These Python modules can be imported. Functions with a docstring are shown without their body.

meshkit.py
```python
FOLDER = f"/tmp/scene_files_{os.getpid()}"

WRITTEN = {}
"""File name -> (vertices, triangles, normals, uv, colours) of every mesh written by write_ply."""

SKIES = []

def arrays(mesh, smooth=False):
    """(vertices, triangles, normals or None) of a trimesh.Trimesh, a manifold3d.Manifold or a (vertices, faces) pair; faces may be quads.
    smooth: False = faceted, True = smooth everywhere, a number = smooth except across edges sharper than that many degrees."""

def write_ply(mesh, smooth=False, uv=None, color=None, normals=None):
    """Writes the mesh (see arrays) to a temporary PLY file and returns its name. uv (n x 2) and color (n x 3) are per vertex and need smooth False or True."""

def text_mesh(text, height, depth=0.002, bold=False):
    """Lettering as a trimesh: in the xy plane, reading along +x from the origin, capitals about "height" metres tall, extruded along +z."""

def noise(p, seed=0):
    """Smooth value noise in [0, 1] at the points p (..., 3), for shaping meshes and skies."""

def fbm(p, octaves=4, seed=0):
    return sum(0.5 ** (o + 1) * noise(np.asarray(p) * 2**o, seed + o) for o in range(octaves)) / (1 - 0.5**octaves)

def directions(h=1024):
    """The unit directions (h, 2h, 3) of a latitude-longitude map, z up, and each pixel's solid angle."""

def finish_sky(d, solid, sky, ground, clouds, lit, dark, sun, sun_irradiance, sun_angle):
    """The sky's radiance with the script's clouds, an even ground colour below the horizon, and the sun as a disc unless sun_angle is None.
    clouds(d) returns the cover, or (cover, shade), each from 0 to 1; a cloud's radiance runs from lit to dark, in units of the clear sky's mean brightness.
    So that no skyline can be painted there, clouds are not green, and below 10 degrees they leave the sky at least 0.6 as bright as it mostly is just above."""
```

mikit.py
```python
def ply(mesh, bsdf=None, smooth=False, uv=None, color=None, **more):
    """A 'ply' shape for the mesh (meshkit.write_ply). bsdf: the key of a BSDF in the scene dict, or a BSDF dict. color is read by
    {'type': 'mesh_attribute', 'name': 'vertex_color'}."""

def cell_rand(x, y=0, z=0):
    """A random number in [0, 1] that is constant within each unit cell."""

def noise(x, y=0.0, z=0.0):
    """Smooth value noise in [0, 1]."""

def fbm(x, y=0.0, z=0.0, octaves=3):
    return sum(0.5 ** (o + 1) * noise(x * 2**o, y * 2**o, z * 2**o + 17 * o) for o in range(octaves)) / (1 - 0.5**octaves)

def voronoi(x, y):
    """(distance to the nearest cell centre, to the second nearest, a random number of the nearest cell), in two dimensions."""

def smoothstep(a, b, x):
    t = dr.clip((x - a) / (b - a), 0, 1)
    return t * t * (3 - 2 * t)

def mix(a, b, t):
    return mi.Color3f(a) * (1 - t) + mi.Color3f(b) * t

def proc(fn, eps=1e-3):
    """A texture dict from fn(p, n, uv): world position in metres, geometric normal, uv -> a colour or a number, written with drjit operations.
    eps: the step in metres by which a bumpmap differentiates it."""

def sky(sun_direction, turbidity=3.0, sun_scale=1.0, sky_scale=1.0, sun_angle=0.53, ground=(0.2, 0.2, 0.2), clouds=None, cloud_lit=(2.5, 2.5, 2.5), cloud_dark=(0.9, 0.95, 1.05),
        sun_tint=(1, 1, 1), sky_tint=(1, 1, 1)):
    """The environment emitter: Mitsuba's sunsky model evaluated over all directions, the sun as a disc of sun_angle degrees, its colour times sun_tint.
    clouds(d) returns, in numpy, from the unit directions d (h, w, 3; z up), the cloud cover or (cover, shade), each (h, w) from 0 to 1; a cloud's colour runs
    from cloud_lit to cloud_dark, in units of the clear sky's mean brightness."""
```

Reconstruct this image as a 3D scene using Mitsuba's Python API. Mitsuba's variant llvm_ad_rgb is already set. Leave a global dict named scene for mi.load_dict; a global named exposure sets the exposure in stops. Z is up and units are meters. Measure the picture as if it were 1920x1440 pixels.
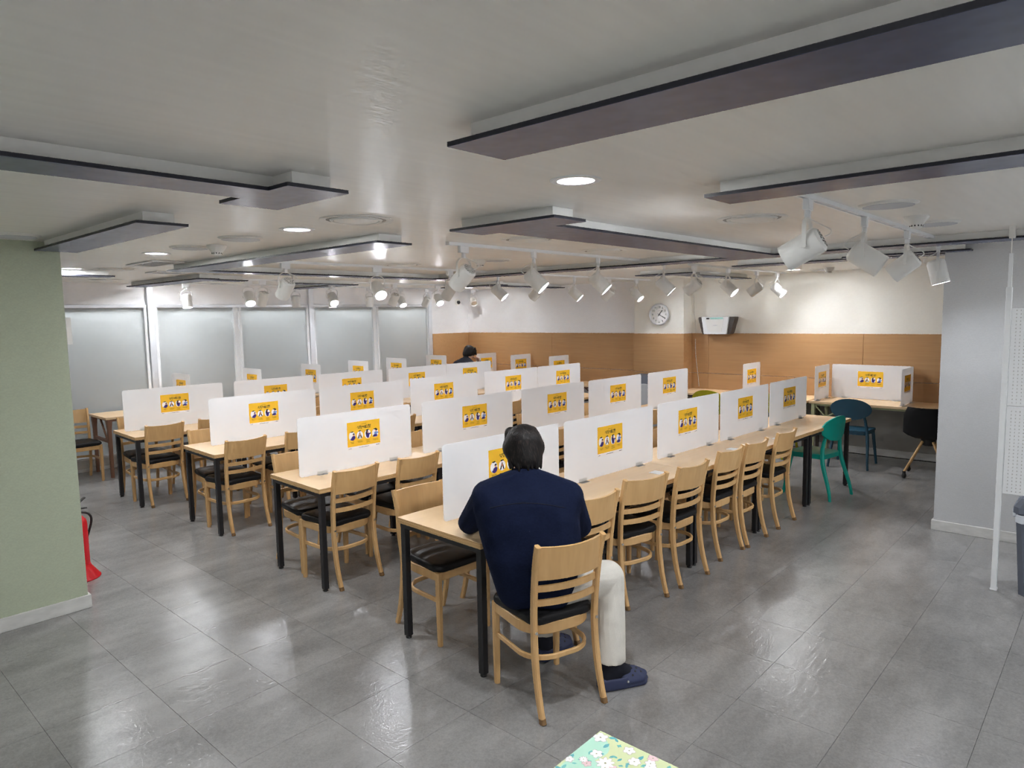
import math, random
import numpy as np, trimesh, manifold3d as m3
import drjit as dr, mitsuba as mi
import mikit, meshkit
from shapely.geometry import Polygon, LineString, Point, box as sbox
from shapely.ops import unary_union
from shapely import affinity

T = mi.ScalarTransform4f
PI = math.pi
random.seed(7)
rng = np.random.default_rng(7)
scene, labels = {}, {}

# ------------------------------------------------------------------ camera, exposure
CAM_H = 1.858
YAW, PITCH, ROLL = 0.7368, 0.0995, 0.018
_f = np.array([math.cos(PITCH)*math.cos(YAW), math.cos(PITCH)*math.sin(YAW), -math.sin(PITCH)])
_r = np.array([math.sin(YAW), -math.cos(YAW), 0.0])
_d = np.cross(_f, _r)
_d2 = -math.sin(ROLL)*_r + math.cos(ROLL)*_d
scene['camera'] = {'type': 'perspective', 'fov': math.degrees(2*math.atan(960/1287.1)), 'fov_axis': 'x', 'near_clip': 0.05, 'far_clip': 100.0,
                   'to_world': T().look_at(origin=[0, 0, CAM_H], target=[float(v) for v in np.array([0, 0, CAM_H]) + _f], up=[float(-v) for v in _d2])}
exposure = 2.0
DOWNLIGHT = (84.0, 86.0, 87.0)      # radiance of the ceiling downlights
SPOT = (62.0, 64.0, 68.0)           # radiance of the track spots
CORRIDOR = (3.3, 3.5, 3.6)          # ceiling lamp of the room behind the frosted glass

# ------------------------------------------------------------------ dimensions (metres)
ZC, ZB = 2.36, 2.30                 # ceiling, underside of the hung boards
TH = 0.72                           # table height
ROT = math.radians(-2.31)           # the table rows stand a little askew in the room
TA = T().rotate([0, 0, 1], math.degrees(ROT))
GY = 9.68                           # frosted glass wall
XW = 9.49                           # right wall
X0, X1, Y0, Y1 = -1.6, XW, -2.2, GY


def tf(x, y, z=0.0):
    c, s = math.cos(ROT), math.sin(ROT)
    return np.array([c*x - s*y, s*x + c*y, z])


# ------------------------------------------------------------------ materials
n_, fb, ss, mx = mikit.noise, mikit.fbm, mikit.smoothstep, mikit.mix


def mat(key, color, rough=0.5, spec=0.5, metallic=0.0, bump=None, **more):
    c = mikit.proc(color) if callable(color) else {'type': 'rgb', 'value': list(color)}
    r = mikit.proc(rough) if callable(rough) else float(rough)
    b = {'type': 'principled', 'base_color': c, 'roughness': r, 'specular': float(spec), 'metallic': float(metallic), **more}
    if bump is not None:
        b = {'type': 'bumpmap', 'bump_texture': mikit.proc(bump[0], bump[1]), 'scale': bump[2], 'nested': b}
    scene[key] = {'type': 'twosided', 'nested': b}
    return key


def srgb(r, g, b):
    return tuple(((v/255)/12.92 if v/255 <= 0.04045 else ((v/255+0.055)/1.055)**2.4) for v in (r, g, b))


def wood(light, dark, along, scale=1.0, contrast=1.0):
    L, D = srgb(*light), srgb(*dark)

    def fn(p, n, uv):
        a, b = (p.x, p.y) if along == 'x' else (p.y, p.x)
        if along == 'z':
            u, v, w = p.z*2.0, p.x*40.0, p.y*40.0
        else:
            u, v, w = a*2.0, b*42.0, p.z*42.0
        w1 = fb(u*scale, v*scale + 1.5*n_(a*3, b*3, p.z*3), w*scale, 3)
        w2 = n_(u*4*scale, v*3*scale, w*3*scale)
        w3 = fb(p.x*2.3, p.y*2.3, p.z*2.3, 2)
        return mx(L, D, dr.clip((0.5*w1 + 0.2*w2 + 0.45*w3 - 0.15)*contrast, 0, 1))
    return fn


TILE, TX0, TY0 = 0.4572, 2.119, 1.7825


def floor_fn(p, n, uv):
    i, j = dr.floor((p.x - TX0)/TILE), dr.floor((p.y - TY0)/TILE)
    ra, rb = mikit.cell_rand(i, j, 3), mikit.cell_rand(i, j, 5)
    o = ra*37.0
    streak = fb(p.x*2.2 + o, p.y*16 + o, 0, 4)
    cloud = fb(p.x*2.6, p.y*5.0 + 3, 2, 5)
    grain = n_(p.x*190, p.y*190, 1)*0.6 + n_(p.x*80, p.y*80, 1)*0.4
    v = 0.222 + 0.022*(streak - 0.5)*2 + 0.075*(cloud - 0.5)*2 + 0.06*(grain - 0.5) + 0.012*(rb - 0.5)
    return mi.Color3f(v*1.0, v*0.985, v*0.975)


def floor_rough(p, n, uv):
    return 0.15 + 0.11*fb(p.x*4.0, p.y*9.0, 0, 3) + 0.05*n_(p.x*90, p.y*90, 1)


def floor_bump(p, n, uv):
    return fb(p.x*9.0, p.y*60.0, 0, 3) + 0.5*n_(p.x*150, p.y*150, 1)


mat('floor_tile_mat', floor_fn, floor_rough, 0.5, bump=(floor_bump, 2e-3, 0.0009))
mat('floor_joint_mat', (0.03, 0.03, 0.03), 0.7)
mat('ceiling_mat', lambda p, n, uv: mi.Color3f(0.70, 0.69, 0.655)*(0.97 + 0.06*fb(p.x*3, p.y*40, 0, 2)), 0.33, 0.5,
    bump=(lambda p, n, uv: n_(p.x*3.0, p.y*160, 0) + 0.6*n_(p.x*110, p.y*110, 2), 2e-3, 0.0006))
mat('ceiling_box_mat', (0.78, 0.78, 0.75), 0.5)
mat('navy_board_mat', lambda p, n, uv: mi.Color3f(0.040, 0.053, 0.105)*(0.85 + 0.3*fb(p.x*30, p.y*30, 0, 2)), 0.30, 0.6)
mat('navy_edge_mat', (0.008, 0.009, 0.018), 0.4)
mat('white_wall_mat', lambda p, n, uv: mi.Color3f(0.845, 0.845, 0.86)*(0.97 + 0.06*fb(p.x*60, p.y*60, p.z*60, 2)), 0.7, 0.3)
mat('cream_wall_mat', lambda p, n, uv: mi.Color3f(0.80, 0.78, 0.72)*(0.97 + 0.06*fb(p.x*60, p.y*60, p.z*60, 2)), 0.7, 0.3)
mat('green_plaster_mat', lambda p, n, uv: mi.Color3f(0.43, 0.475, 0.36)*(0.93 + 0.14*fb(p.x*120, p.y*120, p.z*120, 3)), 0.75, 0.3)
mat('grey_plaster_mat', lambda p, n, uv: mi.Color3f(0.50, 0.507, 0.515)*(0.94 + 0.12*fb(p.x*120, p.y*120, p.z*120, 3)), 0.75, 0.3)
mat('concrete_mat', lambda p, n, uv: mi.Color3f(0.33, 0.32, 0.30)*(0.85 + 0.3*fb(p.x*9, p.y*9, p.z*9, 4)), 0.8, 0.3)
mat('baseboard_mat', lambda p, n, uv: mi.Color3f(0.62, 0.62, 0.60)*(0.80 + 0.3*fb(p.x*14, p.y*14, p.z*30, 3)), 0.6, 0.3)
mat('wainscot_mat', wood((182, 143, 101), (160, 117, 76), 'y', 0.8, 0.9), 0.45, 0.35)
mat('maple_top_mat', wood((222, 194, 156), (206, 172, 132), 'x', 0.7, 0.8), 0.30, 0.5)
mat('ply_edge_mat', lambda p, n, uv: mx(srgb(206, 170, 122), srgb(180, 140, 92), ss(0.35, 0.65, n_(p.x*3, p.y*3, p.z*420))), 0.5)
mat('chair_wood_mat', wood((216, 178, 126), (184, 140, 88), 'z', 0.8, 0.95), 0.36, 0.45)
mat('dark_foot_mat', srgb(122, 92, 58), 0.6)
mat('black_vinyl_mat', (0.008, 0.008, 0.009), 0.42, 0.22)
mat('black_steel_mat', (0.012, 0.012, 0.014), 0.38, 0.5)
mat('chrome_mat', (0.72, 0.72, 0.72), 0.2, 0.5, 1.0)
mat('aluminium_mat', (0.66, 0.68, 0.72), 0.34, 0.5, 0.55)
mat('white_paint_mat', (0.74, 0.76, 0.78), 0.35, 0.5)
scene['panel_mat'] = {'type': 'principledthin', 'base_color': {'type': 'rgb', 'value': [0.925, 0.93, 0.945]}, 'roughness': 0.4, 'spec_trans': 0.0, 'eta': 1.3, 'diff_trans': 0.75}
mat('off_white_mat', (0.72, 0.72, 0.70), 0.4, 0.5)
mat('pale_grey_mat', (0.48, 0.50, 0.53), 0.5, 0.4)
mat('grille_mat', (0.33, 0.33, 0.32), 0.6, 0.3)
mat('dark_hole_mat', (0.02, 0.02, 0.02), 0.8)
mat('brown_leg_mat', srgb(122, 88, 70), 0.45)
mat('dark_brown_mat', (0.045, 0.034, 0.028), 0.35)
mat('pale_green_mat', srgb(176, 178, 140), 0.45)
mat('teal_mat', srgb(8, 158, 142), 0.38)
mat('petrol_mat', srgb(30, 66, 84), 0.38)
mat('olive_mat', srgb(152, 146, 22), 0.38)
mat('red_mat', (0.55, 0.012, 0.02), 0.25, 0.5)
mat('rubber_mat', (0.015, 0.015, 0.015), 0.6)
mat('bin_mat', (0.10, 0.115, 0.15), 0.45)
mat('bag_mat', (0.62, 0.66, 0.72), 0.25, 0.5)
mat('paper_mat', (0.80, 0.80, 0.79), 0.6)
mat('skin_mat', lambda p, n, uv: mi.Color3f(0.60, 0.37, 0.26)*(0.95 + 0.1*n_(p.x*60, p.y*60, p.z*60)), 0.5, 0.4)
mat('hair_mat', lambda p, n, uv: mx((0.005, 0.004, 0.004), (0.020, 0.013, 0.011), ss(0.5, 0.85, n_(p.x*240 + 60*p.z, p.y*240, p.z*24))), 0.5, 0.25,
    bump=(lambda p, n, uv: n_(p.x*260 + 40*p.z, p.y*260, p.z*24), 1e-3, 0.0022))
mat('navy_cloth_mat', lambda p, n, uv: mi.Color3f(0.0062, 0.0098, 0.028)*(0.75 + 0.5*fb(p.x*160, p.y*160, p.z*160, 2)), 0.9, 0.1, sheen=0.05,
    bump=(lambda p, n, uv: n_(p.x*11 + 3*p.z, p.y*11, p.z*8) + 0.5*n_(p.x*25, p.y*25 + 9*p.z, p.z*18), 3e-3, 0.022))
mat('black_cloth_mat', (0.012, 0.013, 0.020), 0.85, 0.2)
mat('cream_cloth_mat', lambda p, n, uv: mi.Color3f(0.60, 0.575, 0.525)*(0.96 + 0.08*n_(p.x*420, p.y*420, p.z*160)), 0.85, 0.2,
    bump=(lambda p, n, uv: n_(p.x*9 + 2*p.z, p.y*9, p.z*22) + 0.4*n_(p.x*22, p.y*22, p.z*30), 3e-3, 0.012))
mat('clog_mat', (0.028, 0.036, 0.085), 0.5, 0.4)
mat('print_mat', (0.5, 0.5, 0.5), 0.45, 0.4)
scene['print_mat'] = {'type': 'twosided', 'nested': {'type': 'principled', 'base_color': {'type': 'mesh_attribute', 'name': 'vertex_color'}, 'roughness': 0.45, 'specular': 0.4}}
scene['frosted_mat'] = {'type': 'principledthin', 'base_color': {'type': 'rgb', 'value': [0.70, 0.725, 0.735]}, 'roughness': 0.05, 'spec_trans': 0.0, 'eta': 1.5, 'diff_trans': 1.25}
scene['clear_mat'] = {'type': 'thindielectric', 'int_ior': 1.49}
scene['screen_mat'] = {'type': 'twosided', 'nested': {'type': 'principled', 'base_color': {'type': 'rgb', 'value': [0.35, 0.62, 0.58]}, 'roughness': 0.1}}

# ------------------------------------------------------------------ helpers: keys, labels, shapes
used = {}


def numbered(key):
    n = used.get(key, 0)
    used[key] = n + 1
    return key if n == 0 else f'{key}_{n:03d}'


def thing(name, label, cat, group=None, kind=None):
    key = numbered(name)
    labels[key] = {'label': label, 'category': cat}
    if group:
        labels[key]['group'] = group
    if kind:
        labels[key]['kind'] = kind
    return key


def shape(mesh, m, smooth=30, **kw):
    return mikit.ply(mesh, m, smooth, **kw)


def put(parent, name, sh, tw=None, label=None, kind=None):
    key = numbered(parent + '__' + name)
    scene[key] = {**sh} if tw is None else {**sh, 'to_world': tw}
    if label or kind:
        labels[key] = {k: v for k, v in (('label', label), ('kind', kind)) if v}
    return key


def single(name, sh, label, cat, tw=None, group=None, kind=None):
    key = thing(name, label, cat, group, kind)
    scene[key] = {**sh} if tw is None else {**sh, 'to_world': tw}
    return key


def struct(name, mesh, m, label=None, smooth=False):
    key = numbered(name)
    scene[key] = shape(mesh, m, smooth)
    labels[key] = {'kind': 'structure'}
    if label:
        labels[key]['label'] = label
    return key


def bx(x0, x1, y0, y1, z0, z1, b=0.0):
    """a box, its edges chamfered by b"""
    if b <= 0:
        m = trimesh.creation.box(extents=[x1-x0, y1-y0, z1-z0])
        m.apply_translation([(x0+x1)/2, (y0+y1)/2, (z0+z1)/2])
        return m
    pts = []
    for d in ((b, b, 0), (b, 0, b), (0, b, b)):
        for x in (x0+d[0], x1-d[0]):
            for y in (y0+d[1], y1-d[1]):
                for z in (z0+d[2], z1-d[2]):
                    pts.append((x, y, z))
    return trimesh.convex.convex_hull(np.array(pts))


def cat_(*ms):
    return trimesh.util.concatenate([m for m in ms])


def sweep(path, prof, up=(0, 0, 1), cap=True, scale=None):
    """the closed profile (u across, v along up) carried along the path"""
    P, Q = np.asarray(path, float), np.asarray(prof, float)
    n, m = len(P), len(Q)
    tan = np.gradient(P, axis=0)
    tan /= np.linalg.norm(tan, axis=1, keepdims=True)
    ups = np.broadcast_to(np.asarray(up, float), P.shape)
    V = []
    for i in range(n):
        s = np.cross(tan[i], ups[i])
        s /= np.linalg.norm(s)
        w = np.cross(s, tan[i])
        k = 1.0 if scale is None else scale[i]
        V.append(P[i] + Q[:, :1]*s*k + Q[:, 1:]*w*k)
    V = np.vstack(V)
    F = []
    for i in range(n-1):
        for j in range(m):
            a, b = i*m + j, i*m + (j+1) % m
            F += [[a, b, b+m], [a, b+m, a+m]]
    if cap:
        for j in range(1, m-1):
            F += [[0, j+1, j], [(n-1)*m, (n-1)*m+j, (n-1)*m+j+1]]
    mesh = trimesh.Trimesh(V, F, process=False)
    mesh.fix_normals()
    return mesh


def rprof(w, h, b=0.004):
    w, h = w/2, h/2
    return [(-w+b, -h), (w-b, -h), (w, -h+b), (w, h-b), (w-b, h), (-w+b, h), (-w, h-b), (-w, -h+b)]


def circ(r, n=12):
    return [(r*math.cos(2*PI*i/n), r*math.sin(2*PI*i/n)) for i in range(n)]


def tube(path, r, n=10):
    P = np.asarray(path, float)
    d = P[-1] - P[0]
    up = (0, 0, 1) if abs(d[2]) < 0.9*np.linalg.norm(d) else (0, 1, 0.01)
    return sweep(P, circ(r, n), up)


def lathe(prof, n=32):
    return trimesh.creation.revolve(np.array(prof, float), sections=n)


def curve(pts, n=24):
    from scipy.interpolate import CubicSpline
    P = np.asarray(pts, float)
    t = np.concatenate([[0], np.cumsum(np.linalg.norm(np.diff(P, axis=0), axis=1))])
    return CubicSpline(t, P)(np.linspace(0, t[-1], n))


def flat(poly, z=0.0):
    out = []
    for g in getattr(poly, 'geoms', [poly]):
        if g.geom_type == 'Polygon' and g.area > 0:
            v, f = trimesh.creation.triangulate_polygon(g, engine='earcut')
            out.append(trimesh.Trimesh(np.column_stack([v, np.full(len(v), z)]), f, process=False))
    m = trimesh.util.concatenate(out)
    nz = m.face_normals[:, 2]
    m.faces[nz < 0] = m.faces[nz < 0][:, ::-1]
    return m


def printed(layers, step=0.00012):
    """flat coloured layers in the xy plane facing +z, one mesh with a colour per vertex"""
    ms, cs = [], []
    for k, (poly, c) in enumerate(layers):
        m = flat(poly, k*step)
        ms.append(m)
        cs.append(np.tile(srgb(*c), (len(m.vertices), 1)))
    V, F, o = [], [], 0
    for m in ms:
        V.append(m.vertices); F.append(m.faces + o); o += len(m.vertices)
    return (np.vstack(V), np.vstack(F)), np.vstack(cs)


def place(x, y, z=0.0, deg=0.0):
    return T().translate([float(x), float(y), float(z)]).rotate([0, 0, 1], float(deg))


def inrow(x, y, z=0.0, deg=0.0):
    """a placement given in the frame of the table rows"""
    return TA @ place(x, y, z, deg)


# ------------------------------------------------------------------ the setting: floor
scene['floor'] = shape(bx(X0-0.3, X1+0.3, Y0-0.3, Y1+2.2, -0.06, -0.0035), 'floor_joint_mat', False)
labels['floor'] = {'kind': 'structure', 'label': 'floor of grey concrete-look vinyl tiles'}
tile_sh = shape(bx(0.0006, TILE-0.0006, 0.0006, TILE-0.0006, -0.004, 0.0, 0.0005), 'floor_tile_mat', False)
cells = []
for i in range(-9, 18):
    for j in range(-9, 22):
        cx, cy = TX0 + (i+0.5)*TILE, TY0 + (j+0.5)*TILE
        if X0-0.3 < cx < X1+0.1 and Y0-0.3 < cy < Y1+0.2:
            d = np.array([cx, cy, -CAM_H])
            dep = d @ _f
            if dep > 0.3:
                px, py = d @ (math.cos(ROLL)*_r + math.sin(ROLL)*_d)/dep*1287.1 + 960, d @ _d2/dep*1287.1 + 720
                vis = -150 < px < 2070 and py < 1600
            else:
                vis = False
            cells.append((not vis, dep, i, j))
cells.sort()
rest = []
for k, (_, _, i, j) in enumerate(cells):
    if k < 290:
        put('floor', 'tile', tile_sh, T().translate([TX0 + i*TILE, TY0 + j*TILE, 0]))
    else:
        m = trimesh.creation.box(extents=[TILE-0.0012, TILE-0.0012, 0.004])
        m.apply_translation([TX0 + (i+0.5)*TILE, TY0 + (j+0.5)*TILE, -0.002])
        rest.append(m)
put('floor', 'far_tiles', shape(cat_(*rest), 'floor_tile_mat', False), kind='stuff')

# ------------------------------------------------------------------ ceiling and outer walls
struct('ceiling', bx(X0-0.3, X1+0.3, Y0-0.3, Y1+0.15, ZC, ZC+0.1), 'ceiling_mat', 'off-white satin ceiling')
struct('wall_behind', bx(X0-0.3, X0, Y0-0.3, GY+0.1, 0, ZC), 'white_wall_mat')
struct('wall_near', bx(X0, 6.52, Y0-0.3, Y0, 0, ZC), 'white_wall_mat')
# left pillar, green plaster, with its skirting
struct('wall_left', bx(X0, 1.335, 5.0, 5.52, 0, ZC), 'green_plaster_mat', 'pale green plastered pillar on the left')
struct('baseboard_left', cat_(bx(X0, 1.352, 4.985, 5.0, 0, 0.088, 0.003), bx(1.335, 1.352, 5.0, 5.52, 0, 0.088, 0.003)), 'baseboard_mat', 'scuffed white skirting round the green pillar')
# right wall stub
struct('wall_stub', bx(6.545, 7.0, Y0, 1.172, 0, ZC), 'grey_plaster_mat', 'pale grey plastered wall end on the right')
struct('baseboard_stub', cat_(bx(6.53, 6.545, Y0, 1.187, 0, 0.085, 0.003), bx(6.545, 7.0, 1.172, 1.187, 0, 0.085, 0.003)), 'baseboard_mat', 'scuffed skirting of the grey wall end')
# right wall, pilaster, back-left stretch: plaster, with wood panels between 0.74 and 1.547
ZW0, ZG, ZW = 0.70, 0.954, 1.545


def wainscot(wall, x, ys, y_in=None):
    """wood panels on the face x of a wall that faces -x; ys: their vertical joints"""
    for a, b in zip(ys[:-1], ys[1:]):
        for z0, z1 in ((ZW0, ZG-0.003), (ZG+0.003, ZW)):
            put(wall, 'panel', shape(bx(x-0.016, x+0.002, a+0.0015, b-0.0015, z0, z1, 0.0015), 'wainscot_mat', False))


w = struct('wall_right', bx(XW, XW+0.1, Y0, 4.94, 0.68, ZC), 'cream_wall_mat', 'cream upper wall on the right above wood panels')
wainscot(w, XW, [0.9, 2.55, 4.66, 4.94])
struct('wall_right_base', bx(XW+0.012, XW+0.1, Y0, 4.94, 0, 0.68), 'concrete_mat', 'bare grey wall below the panels')
struct('baseboard_right', bx(XW-0.006, XW+0.012, Y0, 4.94, 0, 0.09, 0.003), 'baseboard_mat')
w = struct('wall_pilaster', bx(9.235, XW+0.1, 4.94, 5.78, 0, ZC), 'cream_wall_mat', 'shallow pilaster carrying the clock')
wainscot(w, 9.235, [4.926, 5.79])
for z0, z1 in ((ZW0, ZG-0.003), (ZG+0.003, ZW)):
    put(w, 'panel', shape(bx(9.235, XW-0.016, 4.926, 4.942, z0, z1, 0.0015), 'wainscot_mat', False))
XB = 9.40
w = struct('wall_back', bx(XB, XB+0.15, 5.78, GY+0.1, 0, ZC), 'white_wall_mat', 'white back wall above wood panels')
wainscot(w, XB, [5.79, 7.56, 9.66])
w = struct('wall_corner', bx(8.46, XB, GY-0.03, GY+0.1, 0, ZC), 'white_wall_mat', 'short white wall beside the frosted glass')
for z0, z1 in ((ZW0, ZG-0.003), (ZG+0.003, ZW)):
    put(w, 'panel', shape(bx(8.465, XB-0.02, GY-0.046, GY-0.028, z0, z1, 0.0015), 'wainscot_mat', False))
struct('baseboard_back', bx(XB-0.014, XB, 5.8, GY-0.03, 0, 0.09, 0.003), 'baseboard_mat')

# ------------------------------------------------------------------ frosted glass partition wall
ZR = 2.055
gw = struct('wall_glass', bx(X0, 8.46, GY-0.01, GY+0.05, ZR+0.03, ZC), 'white_wall_mat', 'white panels over the frosted glass wall')
put(gw, 'top_rail', shape(bx(X0, 8.46, GY-0.04, GY+0.05, ZR-0.012, ZR+0.03, 0.004), 'aluminium_mat', False), label='aluminium top rail')
put(gw, 'bottom_rail', shape(bx(X0, 8.46, GY-0.04, GY+0.05, 0.0, 0.04, 0.004), 'white_paint_mat', False))
put(gw, 'bottom_rail', shape(bx(X0, 8.46, GY-0.04, GY+0.05, 0.145, 0.175, 0.004), 'white_paint_mat', False))
put(gw, 'kick_panel', shape(bx(X0, 8.46, GY-0.015, GY+0.03, 0.04, 0.145), 'baseboard_mat', False))
for a, b, full in ((1.0, 1.1, 0), (2.2, 2.3, 0), (3.47, 3.64, 1), (4.68, 4.80, 0), (5.86, 6.02, 1), (7.13, 7.25, 0), (8.34, 8.46, 1)):
    m = cat_(bx(a, a+0.04, GY-0.042, GY+0.04, 0.03, ZR, 0.004), bx(b-0.04, b, GY-0.042, GY+0.04, 0.03, ZR, 0.004), bx(a+0.03, b-0.03, GY-0.025, GY+0.03, 0.03, ZR))
    put(gw, 'mullion', shape(m, 'white_paint_mat', False))
    if full:
        c = (a+b)/2
        put(gw, 'column', shape(bx(c-0.042, c+0.042, GY-0.065, GY+0.02, 0, ZC, 0.005), 'aluminium_mat', False), label='square aluminium column up to the ceiling')
glass = [(-1.5, 1.0), (1.1, 2.2), (2.3, 3.47), (3.64, 4.68), (4.80, 5.86), (6.02, 7.13), (7.25, 8.34)]
for k, (a, b) in enumerate(glass):
    key = struct(f'window_{k+1}', trimesh.Trimesh([[a, GY, 0.17], [b, GY, 0.17], [b, GY, ZR], [a, GY, ZR]], [[0, 1, 2], [0, 2, 3]], process=False), 'frosted_mat', 'frosted glass pane')
# the room behind the glass
struct('wall_corridor', cat_(bx(X0, X1, GY+1.9, GY+2.0, 0, ZC+0.1), bx(X0-0.3, X0, GY+0.1, GY+2.0, 0, ZC+0.1), bx(X1, X1+0.2, GY+0.1, GY+2.0, 0, ZC+0.1)), 'concrete_mat')
struct('ceiling_corridor', bx(X0-0.3, X1+0.3, GY+0.15, GY+2.0, ZC, ZC+0.1), 'ceiling_mat')
for (a, b), q in zip(glass, ('leftmost', 'second from left', 'third from left', 'middle', 'third from right', 'second from right', 'rightmost')):
    c = (a+b)/2
    key = thing('corridor_lamp', f'{q} ceiling lamp in the corridor behind the frosted glass', 'lamp', 'corridor lamps behind the glass')
    scene[key] = {**shape(bx(c-0.5, c+0.5, GY+0.22, GY+0.36, ZC-0.03, ZC-0.001), 'off_white_mat', False), 'emitter': {'type': 'area', 'radiance': {'type': 'rgb', 'value': list(CORRIDOR)}}}
single('corridor_cabinet', shape(bx(7.7, 8.3, GY+0.35, GY+0.8, 0.0, 1.6, 0.01), 'wainscot_mat', False), 'tall brown cabinet blurred behind the rightmost frosted pane', 'cabinet')
single('glass_notice', shape(bx(2.585, 2.64, GY-0.012, GY-0.004, 1.60, 1.93, 0.001), 'paper_mat', False), 'pale notice hung on the frosted glass beside the green pillar', 'notice')

# ------------------------------------------------------------------ hung ceiling boards
def board(rects, label, group='navy ceiling boards'):
    key = thing('ceiling_board', label, 'ceiling board', group)
    U = unary_union([sbox(*r) for r in rects])
    prism = lambda poly, z0, z1: (lambda m: (m.apply_translation([0, 0, z0]), m)[1])(trimesh.creation.extrude_polygon(poly, z1-z0, engine='earcut'))
    put(key, 'panel', shape(prism(U.buffer(-0.0005, join_style=2), ZB, ZB+0.001), 'navy_board_mat', False), label='dark navy face')
    put(key, 'edge_band', shape(prism(U, ZB+0.001, ZB+0.013), 'navy_edge_mat', False))
    put(key, 'spacer', shape(prism(U.buffer(-0.045, join_style=2), ZB+0.013, ZC), 'ceiling_box_mat', False), label='white spacer box above the board')
    return key


board([(1.265, Y0+0.01, 1.487, 1.362)], 'longest navy ceiling board, straight, running overhead out of the top right corner')
board([(2.53, Y0+0.01, 2.76, 1.27)], 'navy ceiling board across the start of the right-hand spotlight track, out of the right edge')
board([(X0+0.01, 2.235, 1.25, 2.44), (1.235, 2.11, 1.475, 2.605)], 'T-shaped navy ceiling board coming in from the left edge')
board([(1.195, 3.33, 1.425, 4.98)], 'short navy ceiling board meeting the green pillar')
board([(2.52, 3.34, 2.785, 6.40), (2.7, 6.20, 5.6, 6.40), (5.555, -2.19, 5.79, 6.40), (2.7, 2.18, 5.6, 2.56), (2.50, 1.99, 2.745, 2.69)], 'large ring of navy ceiling boards with a T-shaped end, over the table rows')
board([(X0+0.01, 7.37, 2.42, 7.60)], 'thin navy ceiling board seen edge-on beside the green pillar top')
board([(3.22, 7.40, 3.46, 9.45), (3.22, 7.52, 3.85, 7.74)], 'far-left navy ceiling board ending over the frosted glass')
board([(4.55, 7.80, 5.55, 8.0), (5.3, 7.80, 5.55, 9.4)], 'far navy ceiling board with a corner over the middle frosted panes')
board([(6.62, -2.1, 6.86, 3.02)], 'navy ceiling board passing just beyond the grey wall end')
board([(6.40, 0.98, 6.53, 1.92)], 'short navy board hung right beside the grey wall end')
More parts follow.
